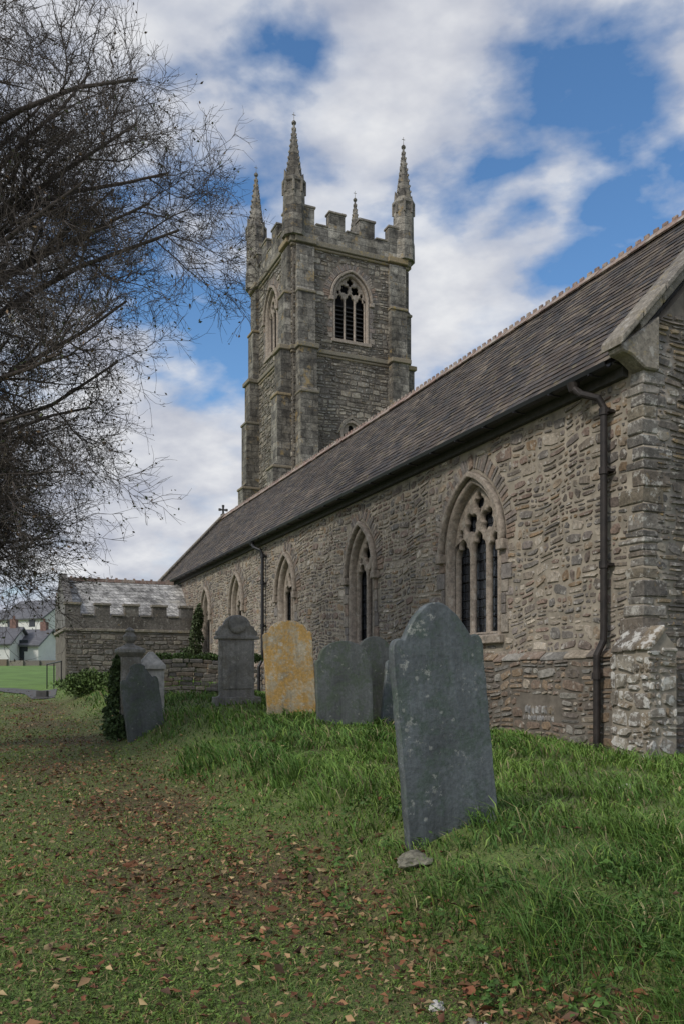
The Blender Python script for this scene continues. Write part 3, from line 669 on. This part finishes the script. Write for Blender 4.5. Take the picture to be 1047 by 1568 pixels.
# ------------------------------------------------------------ HEADSTONES
def slate_mat(name,c,spots,sc=6,amt=.62,c2=None,c2t=.5):
    m,nt,b=newmat(name); co=objco(nt); n1=noise(nt,co,2.2,5,.65); n2=noise(nt,co,30,4,.7)
    cc=mix(nt,1.0,c,ramp(nt,n1.outputs[0],[(.3,.55),(.7,1.45)]),'MULTIPLY')
    st_=noise(nt,N(nt,'ShaderNodeMapping',{'Vector':co,'Scale':(9,9,.8)}).outputs[0],1,4,.6); cc=mix(nt,1.0,cc,ramp(nt,st_.outputs[0],[(.3,.70),(.7,1.28)]),'MULTIPLY')
    if c2: 
        n4=noise(nt,co,4,6,.75); cc=mix(nt,ramp(nt,n4.outputs[0],[(c2t,0),(c2t+.1,.85)]),cc,c2)
    n3=noise(nt,co,sc,7,.8); cc=mix(nt,ramp(nt,n3.outputs[0],[(amt,0),(amt+.05,.8)]),cc,spots)
    vd=vadd(nt,co,n2.outputs['Color'],.05)
    v=N(nt,'ShaderNodeTexVoronoi',{'Vector':vd,'Scale':10.0}); vf=ramp(nt,v.outputs[0],[(.10,.7),(.17,0)]); sel=math_(nt,'GREATER_THAN',N(nt,'ShaderNodeSeparateColor',{0:v.outputs['Color']}).outputs[0],.55)
    cc=mix(nt,math_(nt,'MULTIPLY',vf,sel),cc,spots)
    cc=mix(nt,1.0,cc,ramp(nt,n2.outputs[0],[(.3,.75),(.7,1.25)]),'MULTIPLY')
    sp=N(nt,'ShaderNodeSeparateXYZ',{0:co}); 
    cb=N(nt,'ShaderNodeCombineXYZ',{0:math_(nt,'MULTIPLY',sp.outputs[0],60),1:math_(nt,'FLOOR',math_(nt,'MULTIPLY',sp.outputs[2],15)),2:0.0})
    ln=N(nt,'ShaderNodeTexNoise',{'Vector':cb.outputs[0],'Scale':1.0,'Detail':2.0})
    fr=math_(nt,'FRACT',math_(nt,'MULTIPLY',sp.outputs[2],15)); row=math_(nt,'MULTIPLY',math_(nt,'GREATER_THAN',fr,.4),math_(nt,'LESS_THAN',fr,.78))
    let=math_(nt,'MULTIPLY',row,math_(nt,'GREATER_THAN',ln.outputs[0],.55))
    side=math_(nt,'LESS_THAN',math_(nt,'ABSOLUTE',sp.outputs[0]),.24); zz=math_(nt,'GREATER_THAN',sp.outputs[2],.65); zt=math_(nt,'LESS_THAN',sp.outputs[2],1.38)
    let=math_(nt,'MULTIPLY',math_(nt,'MULTIPLY',let,side),math_(nt,'MULTIPLY',zz,zt))
    cc=mix(nt,math_(nt,'MULTIPLY',let,.12),cc,(.2,.2,.19))
    nt.links.new(cc,b.inputs['Base Color']); b.inputs['Roughness'].default_value=.65
    h=math_(nt,'SUBTRACT',math_(nt,'MULTIPLY',n2.outputs[0],.7),math_(nt,'MULTIPLY',let,.4)); h=math_(nt,'ADD',h,n1.outputs[0]); h=math_(nt,'ADD',h,st_.outputs[0]); bump(nt,b,h,.6,.015); return m
S1=slate_mat('slate_headstone',(.088,.10,.104),(.29,.295,.265),5,.585,(.060,.083,.066),.49)
S2=slate_mat('slate_headstone_dark',(.085,.092,.088),(.22,.23,.19),6,.61,(.065,.085,.055),.48)
SO=slate_mat('lichened_headstone',(.50,.41,.27),(.66,.60,.47),5,.57,(.60,.34,.075),.45)
SG=slate_mat('grey_headstone',(.21,.20,.18),(.36,.345,.30),6,.58,(.16,.145,.115),.5)
def curve_pts(kind,w,h):
    hw=w/2; R=[]
    if kind=='shoulder':
        R=[(hw,-.3),(hw,h-.34),(hw-.008,h-.295),(hw-.03,h-.262),(hw-.06,h-.25),(hw-.085,h-.258),(hw-.10,h-.262),(hw-.115,h-.235),(hw-.145,h-.185),(hw-.18,h-.135),(hw-.205,h-.10),(.13,h-.062),(.10,h-.034),(.065,h-.014),(.03,h-.003)]
    elif kind=='round':
        R=[(hw,-.3),(hw,h-.30),(hw-.04,h-.27)]
        R+=[((hw-.05)*math.cos(a),h-.27+.27*math.sin(a)) for a in np.linspace(.05,math.pi/2-.05,14)]
    elif kind=='gentle':
        R=[(hw,-.3),(hw,h-.22),(hw-.03,h-.19),(hw-.08,h-.185)]
        R+=[((hw-.09)*math.cos(a),h-.18+.18*math.sin(a)) for a in np.linspace(.1,math.pi/2-.05,12)]
    elif kind=='ped':
        R=[(hw,-.3),(hw,.12),(hw-.06,.16),(hw-.06,h-.42),(hw-.0,h-.38),(hw,h-.32),(hw-.05,h-.28),(hw-.07,h-.22),(hw-.12,h-.20)]
        R+=[((hw-.14)*math.cos(a),h-.20+.20*math.sin(a)) for a in np.linspace(.1,math.pi/2-.05,10)]
    return R+[(-x,z) for x,z in R[::-1]]
def px2w(px,Y): return (px-523)/1260*Y
def headstone(px,Y,kind,w,h,mat,lean=0,tip=0,rot=0,th=.085,bury=0,name='headstone'):
    X=px2w(px,Y)
    pts=curve_pts(kind,w,h); out=[]
    for i,(x,z) in enumerate(pts):
        x2,z2=pts[(i+1)%len(pts)]; L=math.hypot(x2-x,z2-z); k=max(1,int(L/.06)) if z>-.2 or z2>-.2 else 1
        for j in range(k):
            f_=j/k; jj=random.uniform(-.006,.003) if j else 0
            out.append((x+(x2-x)*f_+(jj if abs(x2-x)<.02 else 0),z+(z2-z)*f_))
    ob=plate(name,out,[],th,(0,0,0),(1,0,0),(0,-1,0),mat,None,.010)
    ob.location=(X,Y,Hf(X,Y)-bury); ob.rotation_euler=(math.radians(tip),math.radians(lean),ANG+math.radians(rot)); return ob
headstone(692,6.0,'shoulder',.76,1.68,S1,-4,-3,0,.08,.02)
headstone(528,12.0,'round',.86,1.22,S2,-1,-2,-4)
headstone(447,13.6,'gentle',.82,1.56,SO,-3,-2,-6,.11)
hp=headstone(362,15.6,'ped',.78,1.68,SG,0,0,-4,.16)
mb=MB(); mb.lathe((0,0,0),[(.17,0),(.17,.035),(.14,.05)],16)
o=mb.make('pediment_roundel',SG,hp); o.location=(0,-.08,1.50); o.rotation_euler=(math.radians(90),0,0)
mb=MB(); mb.box(-.29,.29,-.10,-.083,.28,1.18); mb.box(-.41,.41,-.12,.12,1.22,1.28); mb.box(-.44,.44,-.16,.16,-.1,.13); mb.make('moulded_panel',SG,hp,.012)
headstone(585,13.2,'round',.66,1.42,S2,-6,-3,-4)
headstone(606,12.7,'gentle',.56,1.22,S1,9,-6,0)
headstone(224,14.2,'shoulder',.66,1.22,S2,-7,-3,6)
X=px2w(231,15.3); Y=15.3; mb=MB(); mb.box(-.22,.22,-.16,.16,-.2,.95); mb.lathe((0,0,0),[(.33,.95),(.33,1.03),(.05,1.28)],4,math.pi/4)
o=mb.make('pointed_memorial',plain('pale_memorial_stone',(.45,.43,.39),.85,.35,9),None,.012); o.location=(X,Y,Hf(X,Y)); o.rotation_euler=(0,0,ANG)
X=px2w(199,14.9); Y=14.9; mb=MB(); mb.box(-.27,.27,-.27,.27,-.2,.2); mb.box(-.17,.17,-.17,.17,.2,1.38); mb.lathe((0,0,0),[(.24,1.38),(.34,1.46),(.34,1.52),(.12,1.60),(.07,1.63)],4,math.pi/4)
mb.lathe((0,0,0),[(.05,1.62),(.11,1.68),(.13,1.75),(.07,1.82),(.09,1.86),(.02,1.92)],12)
o=mb.make('pillar_memorial',SG,None,.008); o.location=(X,Y,Hf(X,Y)); o.rotation_euler=(0,0,ANG)
pillar=(X,Y)
mb=MB()
xa=px2w(238,19.6); xb=px2w(345,18.6)
M['low']=blocks_mat('rubble_wall_stone',[(.19,.17,.15),(.24,.215,.18),(.15,.14,.13),(.28,.25,.20),(.20,.16,.12)],(.2,.2,.1))
ux=math.cos(ANG*.4);uy=math.sin(ANG*.4); L=xb-xa
for layer in range(9):
    s=random.uniform(-.1,0); hh=.105
    while s<L+.3:
        wd=random.uniform(.12,.40); zz=Hf(xa+s,19.2)-.1+layer*hh+.02*math.sin(s*3)
        c=(xa+(s+wd/2)*ux,19.2+(s)*uy+random.uniform(-.04,.04),zz)
        mb.obox(c,np.array([ux,uy,random.uniform(-.08,.08)])*(wd/2-.006),(-uy*.2,ux*.2,0),(0,0,hh/2-.005)); s+=wd
mb.make('low_stone_wall',M['low'],None,.018)
def rock(name,x,y,r,mat,sq=.6):
    bm=bmesh.new(); bmesh.ops.create_icosphere(bm,subdivisions=3,radius=1)
    for v in bm.verts:
        n_=v.co.normalized(); f_=1+.22*math.sin(5*n_.x+2.1*x)+.18*math.sin(4*n_.y+3*n_.z+y)+.10*math.sin(13*n_.z+7*n_.x); v.co=n_*f_*r; v.co.z*=sq
    me=bpy.data.meshes.new(name); bm.to_mesh(me); bm.free(); me.materials.append(mat); ob=link(bpy.data.objects.new(name,me)); ob.location=(x,y,Hf(x,y)+r*.15); ob.rotation_euler=(0,0,x*5)
fl=plain('flint',(.5,.48,.44),.8,.45,30,0,.6); st2=plain('fieldstone',(.17,.16,.12),.9,.5,22,0,.8)
rock('stone',px2w(668,3.95),3.95,.035,fl,.8); rock('stone',px2w(722,3.75),3.75,.05,st2,.5); rock('stone',px2w(635,5.66),5.66,.13,st2,.35); rock('stone',px2w(745,3.7),3.7,.04,fl,.5)
rock('stone',px2w(957,7.6),7.6,.05,fl,.6)

# ------------------------------------------------------------ leafy masses
def leafmass(name,blobs,n,size,base,mat=fm):
    Ps=[];
    for (x,y,z,rx,ry,rz) in blobs:
        k=n//len(blobs); d=rng.normal(0,1,(k,3)); d/=np.linalg.norm(d,axis=1,keepdims=True); r=rng.uniform(.55,1.05,(k,1))*(1+.18*np.sin(d[:,:1]*7+x)*np.sin(d[:,2:]*6+y))
        Ps.append(np.array([x,y,z])+d*r*np.array([rx,ry,rz]))
    P=np.concatenate(Ps); cl=rng.uniform(.45,1.4,(len(P),1)); V,f,c=leafquads(P,rng.uniform(.6,1.2,len(P))*size,np.array(base)*cl,0,.25)
    return npmesh(name,V,f,mat,False,c)
x,y=pillar; z=Hf(x,y)
leafmass('ivy_bush',[(x-.28,y+.1,z+.35,.22,.3,.5),(x-.24,y+.1,z+.9,.17,.2,.45),(x-.2,y+.1,z+1.2,.13,.2,.25),(x-.1,y-.3,z+.12,.3,.2,.22)],4200,.045,(.07,.11,.04))
x=px2w(300,33); leafmass('wall_shrub',[(x,33,3.0,.25,.35,1.0),(x+.1,33,3.9,.18,.3,.5),(x-.3,33,2.2,.5,.4,.6)],2600,.08,(.075,.10,.045))
x=px2w(140,24); leafmass('hedge_bush',[(x,24,Hf(x,24)+.2,.9,.5,.4),(x+.9,23.5,Hf(x,24)+.25,.7,.4,.3)],5000,.06,(.09,.14,.04))
x=px2w(300,19.6); leafmass('wall_top_plants',[(x+q,19.6,Hf(x,19)+.85,.3,.2,.12) for q in(-.8,-.3,.3,.9,1.3)],3000,.04,(.11,.17,.05))
blobs=[(xx,yy,z_,5,4,h_) for xx,yy,z_,h_ in [(-62,118,6,4),(-54,120,7,5),(-47,122,6,4.5),(-40,119,5,4),(-33,121,6,4.5),(-70,118,7,5),(-78,116,7,5),(-26,122,5,4),(-18,124,5,4)]]
leafmass('distant_trees',blobs,26000,.35,(.08,.10,.06))

# ------------------------------------------------------------ houses
white=plain('white_render',(.66,.65,.63),.8,.08,2); slr=plain('house_slate',(.12,.12,.13),.7,.3,3); brick=plain('chimney_brick',(.20,.12,.10),.85,.3,6); wg=plain('house_window_glass',(.03,.035,.045),.2)
def house(px,Y,w,d,eh,rh,rot,name='white_house'):
    X=px2w(px,Y); z=Hf(X,Y)-.2; e=bpy.data.objects.new(name,None); COL.objects.link(e); e.location=(X,Y,z); e.rotation_euler=(0,0,math.radians(rot))
    mb=MB(); mb.box(-w/2,w/2,-d/2,d/2,-.5,eh); mb.prism([(-d/2,eh),(0,eh+rh-.1),(d/2,eh)],(-w/2,0,0),(0,1,0),(0,0,1),(w,0,0)); mb.make('walls',white,e)
    mb=MB()
    for sg in(-1,1): mb.prism([(sg*(d/2+.3),eh-.2),(0,eh+rh),(0,eh+rh+.15),(sg*(d/2+.35),eh-.05)],(-w/2-.25,0,0),(0,1,0),(0,0,1),(w+.5,0,0))
    mb.make('roof',slr,e)
    mb=MB(); mb.box(w/2-.9,w/2-.35,-.25,.25,eh+rh-.6,eh+rh+.8); mb.lathe((w/2-.62,0,eh+rh+.8),[(.12,0),(.10,.3)],8); mb.make('chimney',brick,e)
    mb=MB(); nwin=max(2,int(w/3.2))
    for f_ in range(1 if eh<3.5 else 2):
        for i in range(nwin):
            xx=-w/2+w*(i+.5)/nwin; mb.box(xx-.4,xx+.4,-d/2-.03,-d/2+.05,1.1+f_*2.6,2.1+f_*2.6)
    for i in range(2 if eh>3.5 else 1): mb.box(-w/2-.03,-w/2+.05,-.5,.5,1.0+i*2.6,2.1+i*2.6)
    mb.box(w*.1,w*.1+.9,-d/2-.04,-d/2+.05,0,2.0)
    mb.make('windows_and_door',wg,e)
house(66,88,6.0,6,4.6,2.0,-25); house(0,94,8,6,4.2,1.8,-10); house(34,74,5.5,4.5,1.7,1.3,-8); house(-20,72,6,5,1.8,1.4,0)
mb=MB(); xa_,ya_=px2w(72,31),31; xb_,yb_=px2w(94,29),29
pts=[(xa_,ya_,Hf(xa_,ya_)+.95),(xb_,yb_,Hf(xb_,yb_)+.95)]
mb.tube(pts,.025,8)
for f_ in(0,.5,1):
    x=xa_*(1-f_)+xb_*f_; y=ya_*(1-f_)+yb_*f_; mb.tube([(x,y,Hf(x,y)-.1),(x,y,Hf(x,y)+.95)],.022,8)
mb.make('handrail',M['iron'])
x=px2w(65,27); mb=MB(); zz=Hf(x,27); mb.box(x-.18,x+.18,26.9,27.1,zz-.1,zz+.26); mb.box(x-.25,x+.25,26.85,27.15,zz-.1,zz+.06); mb.make('small_grave_marker',M['louvre'],None,.02)
mb=MB(); 
for i in range(24):
    x=-34+i*1.2; y=62+i*.15; mb.box(x,x+1.19,y,y+.4,Hf(x,y)-.3,Hf(x,y)+.45+random.uniform(-.05,.05))
mb.make('boundary_wall',M['low'])

# ------------------------------------------------------------ TREE
def frames(P):
    d=np.gradient(P,axis=1); d/=np.linalg.norm(d,axis=2,keepdims=True)+1e-9
    ref=np.where(np.abs(d[...,2:3])<.9,np.array([0,0,1.]),np.array([1.,0,0])); u=np.cross(d,ref); u/=np.linalg.norm(u,axis=2,keepdims=True)+1e-9
    return u,np.cross(d,u),d
class TreeMesh:
    def __init__(s): s.V=[];s.F=[];s.n=0
    def tubes(s,P,R,m):
        Nn,K,_=P.shape; u,w,_=frames(P); a=np.arange(m)*2*np.pi/m
        V=P[:,:,None,:]+R[:,:,None,None]*(np.cos(a)[None,None,:,None]*u[:,:,None,:]+np.sin(a)[None,None,:,None]*w[:,:,None,:])
        s.V.append(V.reshape(-1,3)); base=(np.arange(Nn)*K*m)[:,None,None]; kk=(np.arange(K-1)*m)[None,:,None]; i=np.arange(m)[None,None,:]; j=(i+1)%m
        F=np.stack(np.broadcast_arrays(base+kk+i,base+kk+j,base+kk+m+j,base+kk+m+i),-1).reshape(-1,4)+s.n
        s.F.append(F); s.n+=Nn*K*m
def grow(S,Dr,L,K,wig,up):
    n=len(S); P=np.zeros((n,K+1,3)); P[:,0]=S; d=Dr/np.linalg.norm(Dr,axis=1,keepdims=True)
    for k in range(K):
        d=d+rng.normal(0,wig,(n,3)); d[:,2]+=up; d/=np.linalg.norm(d,axis=1,keepdims=True)
        P[:,k+1]=P[:,k]+d*(L/K)[:,None]
    return P
def children(P,R,per,fmin,ang,jit):
    n,K1,_=P.shape; idx=np.repeat(np.arange(n),per); f=rng.uniform(fmin,1,len(idx))*(K1-1); i0=np.minimum(f.astype(int),K1-2); fr=(f-i0)[:,None]
    S=P[idx,i0]*(1-fr)+P[idx,i0+1]*fr; pd=P[idx,i0+1]-P[idx,i0]; pd/=np.linalg.norm(pd,axis=1,keepdims=True)+1e-9
    rd=rng.normal(0,1,(len(idx),3)); rd-=(rd*pd).sum(1,keepdims=True)*pd; rd/=np.linalg.norm(rd,axis=1,keepdims=True)
    a=np.radians(rng.normal(ang,jit,len(idx)))[:,None]
    r=R[idx,i0]*(1-fr[:,0])+R[idx,i0+1]*fr[:,0]
    return S,pd*np.cos(a)+rd*np.sin(a),r,f/(K1-1)
def make_tree(name,cx,cy,czr,rx,rz):
    T=TreeMesh(); g=Hf(cx,cy)
    trunkP=np.array([[[cx,cy,g-.2],[cx+.05,cy,g+1],[cx-.05,cy+.05,g+2.5],[cx+.1,cy,g+4.5],[cx,cy-.1,g+6.5],[cx+.1,cy,g+8.8],[cx+.1,cy,g+11]]],float); trunkR=np.array([[.42,.34,.30,.25,.19,.13,.06]])
    T.tubes(trunkP,trunkR,14)
    n1=54
    th=rng.uniform(0,2*np.pi,n1); th[:40]=rng.uniform(-1.2,.9,40)
    zz=rng.uniform(-.6,.92,n1); zz[:40]=np.linspace(-.62,.9,40)+rng.normal(0,.03,40); zz=np.clip(zz,-.64,.9); rr=np.sqrt(1-zz**2)*.68*rng.uniform(.85,1.06,n1)
    rr=np.where(zz>.25,rr*1.15,rr)
    tgt=np.stack([cx+rr*rx*np.cos(th),cy+rr*rx*np.sin(th),czr+zz*rz*.82],1)
    f=np.clip((tgt[:,2]-g-.5)/11*.72,.2,.8)
    z0=g+f*10*.85+rng.uniform(-.3,.3,n1); S=np.stack([np.full(n1,cx+.03),np.full(n1,cy),z0],1)
    d=tgt-S; L=np.linalg.norm(d,axis=1)*1.05; P1=grow(S,d+np.array([0,0,.15])*L[:,None],L,8,.10,-.035)
    R1=np.linspace(1,.22,9)[None]*(.032+.008*L)[:,None]; T.tubes(P1,R1,7)
    S,dd,r,f=children(P1,R1,10,.22,46,14); L=rng.uniform(1.2,2.3,len(S))*(1.15-.45*f); P2=grow(S,dd,L,7,.16,-.02); R2=np.linspace(1,.25,8)[None]*np.minimum(r*.55,.022)[:,None]; T.tubes(P2,R2,5)
    S,dd,r,f=children(P2,R2,9,.15,46,14); L=rng.uniform(.6,1.25,len(S))*(1.15-.4*f); P3=grow(S,dd,L,5,.2,-.01); R3=np.linspace(1,.35,6)[None]*np.minimum(r*.6,.009)[:,None]; T.tubes(P3,np.maximum(R3,.0034),4)
    S,dd,r,f=children(P3,R3,9,.1,44,16); L=rng.uniform(.2,.55,len(S)); P4=grow(S,dd,L,3,.24,.01); R4=np.linspace(1,.55,4)[None]*np.full(len(S),.0038)[:,None]; T.tubes(P4,R4,3)
    S,dd,r,f=children(P4,R4,2,.2,42,14); L=rng.uniform(.08,.26,len(S)); P5=grow(S,dd,L,2,.2,.03); R5=np.linspace(1,.6,3)[None]*np.full(len(S),.0028)[:,None]; T.tubes(P5,R5,3)
    e=bpy.data.objects.new(name,None); COL.objects.link(e)
    m=plain('tree_bark',(.095,.078,.066),.9,.4,12,0,.0)
    npmesh('branches',np.concatenate(T.V),np.concatenate(T.F),m,False,None,e)
    ends=np.concatenate([P4[:,-1],P4[:,2],P5[:,-1]]); pz=np.clip(1.25-(ends[:,2]-2.0)/8.0,.30,1)
    cl=vnoise(ends[:,0]*1.1+ends[:,1],ends[:,2]*1.3,41); kp=rng.random(len(ends))<.30*pz*np.clip(.6+cl,0.05,1.3)
    P=ends[kp]+rng.normal(0,.02,(kp.sum(),3)); pal=np.array([[.10,.115,.05],[.16,.11,.06],[.07,.085,.04],[.20,.13,.07],[.085,.075,.045]])
    V,f_,c=leafquads(P,rng.uniform(.016,.036,len(P)),pal[rng.integers(0,5,len(P))]*rng.uniform(.6,1.2,(len(P),1)),0,.3); npmesh('leaves',V,f_,fm,False,c,e)
    print('tree verts',T.n,len(P))
make_tree('bare_tree',-7.9,12.6,7.8,5.6,8.0)

# ------------------------------------------------------------ WORLD
SUN_EL=38; sun_dir=-Vv*1.0-Uu*.4; sun_dir/=np.linalg.norm(sun_dir)
az=math.atan2(sun_dir[0],sun_dir[1])
w=bpy.data.worlds.new('World'); scene.world=w; w.use_nodes=True; nt=w.node_tree; bg=nt.nodes['Background']
sky=nt.nodes.new('ShaderNodeTexSky'); sky.sky_type='NISHITA'; sky.sun_disc=False; sky.sun_elevation=math.radians(SUN_EL); sky.sun_rotation=az; sky.air_density=1.0; sky.dust_density=.8; sky.ozone_density=2.0
tc=nt.nodes.new('ShaderNodeTexCoord').outputs['Generated']
sp=N(nt,'ShaderNodeSeparateXYZ',{0:tc}); zc=math_(nt,'ADD',math_(nt,'MAXIMUM',sp.outputs[2],0.0),.5)
cb=N(nt,'ShaderNodeCombineXYZ',{0:math_(nt,'DIVIDE',sp.outputs[0],zc),1:math_(nt,'DIVIDE',sp.outputs[1],zc),2:math_(nt,'MULTIPLY',sp.outputs[2],1.2)})
mp=N(nt,'ShaderNodeMapping',{'Vector':cb.outputs[0],'Rotation':(0,0,.5),'Scale':(1.0,1.15,1.0),'Location':(3.1,1.7,0)})
nA=N(nt,'ShaderNodeTexNoise',{'Vector':mp.outputs[0],'Scale':5.2,'Detail':7.0,'Roughness':.54,'Distortion':.1})
nB=N(nt,'ShaderNodeTexNoise',{'Vector':mp.outputs[0],'Scale':13.0,'Detail':4.0,'Roughness':.5,'Distortion':.2})
cov=math_(nt,'ADD',math_(nt,'MULTIPLY',math_(nt,'SUBTRACT',nA.outputs[0],.5),2.2),math_(nt,'MULTIPLY',math_(nt,'SUBTRACT',nB.outputs[0],.5),.7))
cov=math_(nt,'ADD',cov,.63)
def blob(px,py,rad,amp):
    global cov
    v=np.array([px-523,1260,1035-py],float); v/=np.linalg.norm(v)
    d=N(nt,'ShaderNodeVectorMath',{0:tc,1:tuple(v)},operation='DOT_PRODUCT').outputs['Value']
    mr=N(nt,'ShaderNodeMapRange',{0:d,1:math.cos(math.radians(rad)),2:1.0,3:0.0,4:amp},interpolation_type='SMOOTHSTEP')
    cov=math_(nt,'ADD',cov,mr.outputs[0])
for a in [(860,140,8,-.36),(430,105,4,-.26),(290,400,9,-.34),(830,400,8,-.36),(1020,270,6,-.22),(310,520,7,-.22),(1000,80,5,-.10),(950,430,6,-.15),
          (200,100,10,.15),(650,60,9,.2),(720,250,8,.2),(150,820,16,.35),(1000,360,4,.22),(700,520,8,.2),(1000,10,7,.15)]: blob(*a)
cf=ramp(nt,cov,[(.26,0),(.45,.38),(.62,.82),(.88,1)])
n2=N(nt,'ShaderNodeTexNoise',{'Vector':mp.outputs[0],'Scale':6.5,'Detail':5.0,'Roughness':.55})
cc=ramp(nt,n2.outputs[0],[(.34,(4.5,4.8,5.7)),(.5,(6.2,6.4,7.0)),(.66,(8.2,8.3,8.5))])
hs=N(nt,'ShaderNodeHueSaturation',{'Color':sky.outputs[0],'Saturation':1.2,'Value':1.6})
c=mix(nt,cf,hs.outputs[0],cc)
nt.links.new(c,bg.inputs['Color']); bg.inputs['Strength'].default_value=.1
sl=bpy.data.lights.new('sun','SUN'); sl.energy=2.0; sl.angle=math.radians(9); sl.color=(1,.94,.85)
so=bpy.data.objects.new('sun',sl); COL.objects.link(so)
dv=Vector((sun_dir[0]*math.cos(math.radians(SUN_EL)),sun_dir[1]*math.cos(math.radians(SUN_EL)),math.sin(math.radians(SUN_EL))))
so.rotation_euler=dv.to_track_quat('Z','Y').to_euler(); so.location=(0,0,40)

# ------------------------------------------------------------ CAMERA
cd=bpy.data.cameras.new('camera'); cam=bpy.data.objects.new('camera',cd); COL.objects.link(cam)
cam.location=(0,0,1.6); cam.rotation_euler=(math.radians(90),0,0); cd.sensor_fit='VERTICAL'; cd.sensor_height=36; cd.sensor_width=24
cd.lens=1260/1568*36; cd.shift_y=251/1568; cd.clip_end=3000; cd.clip_start=.05
scene.camera=cam
scene.view_settings.view_transform='Standard'; scene.view_settings.look='None'; scene.view_settings.exposure=0
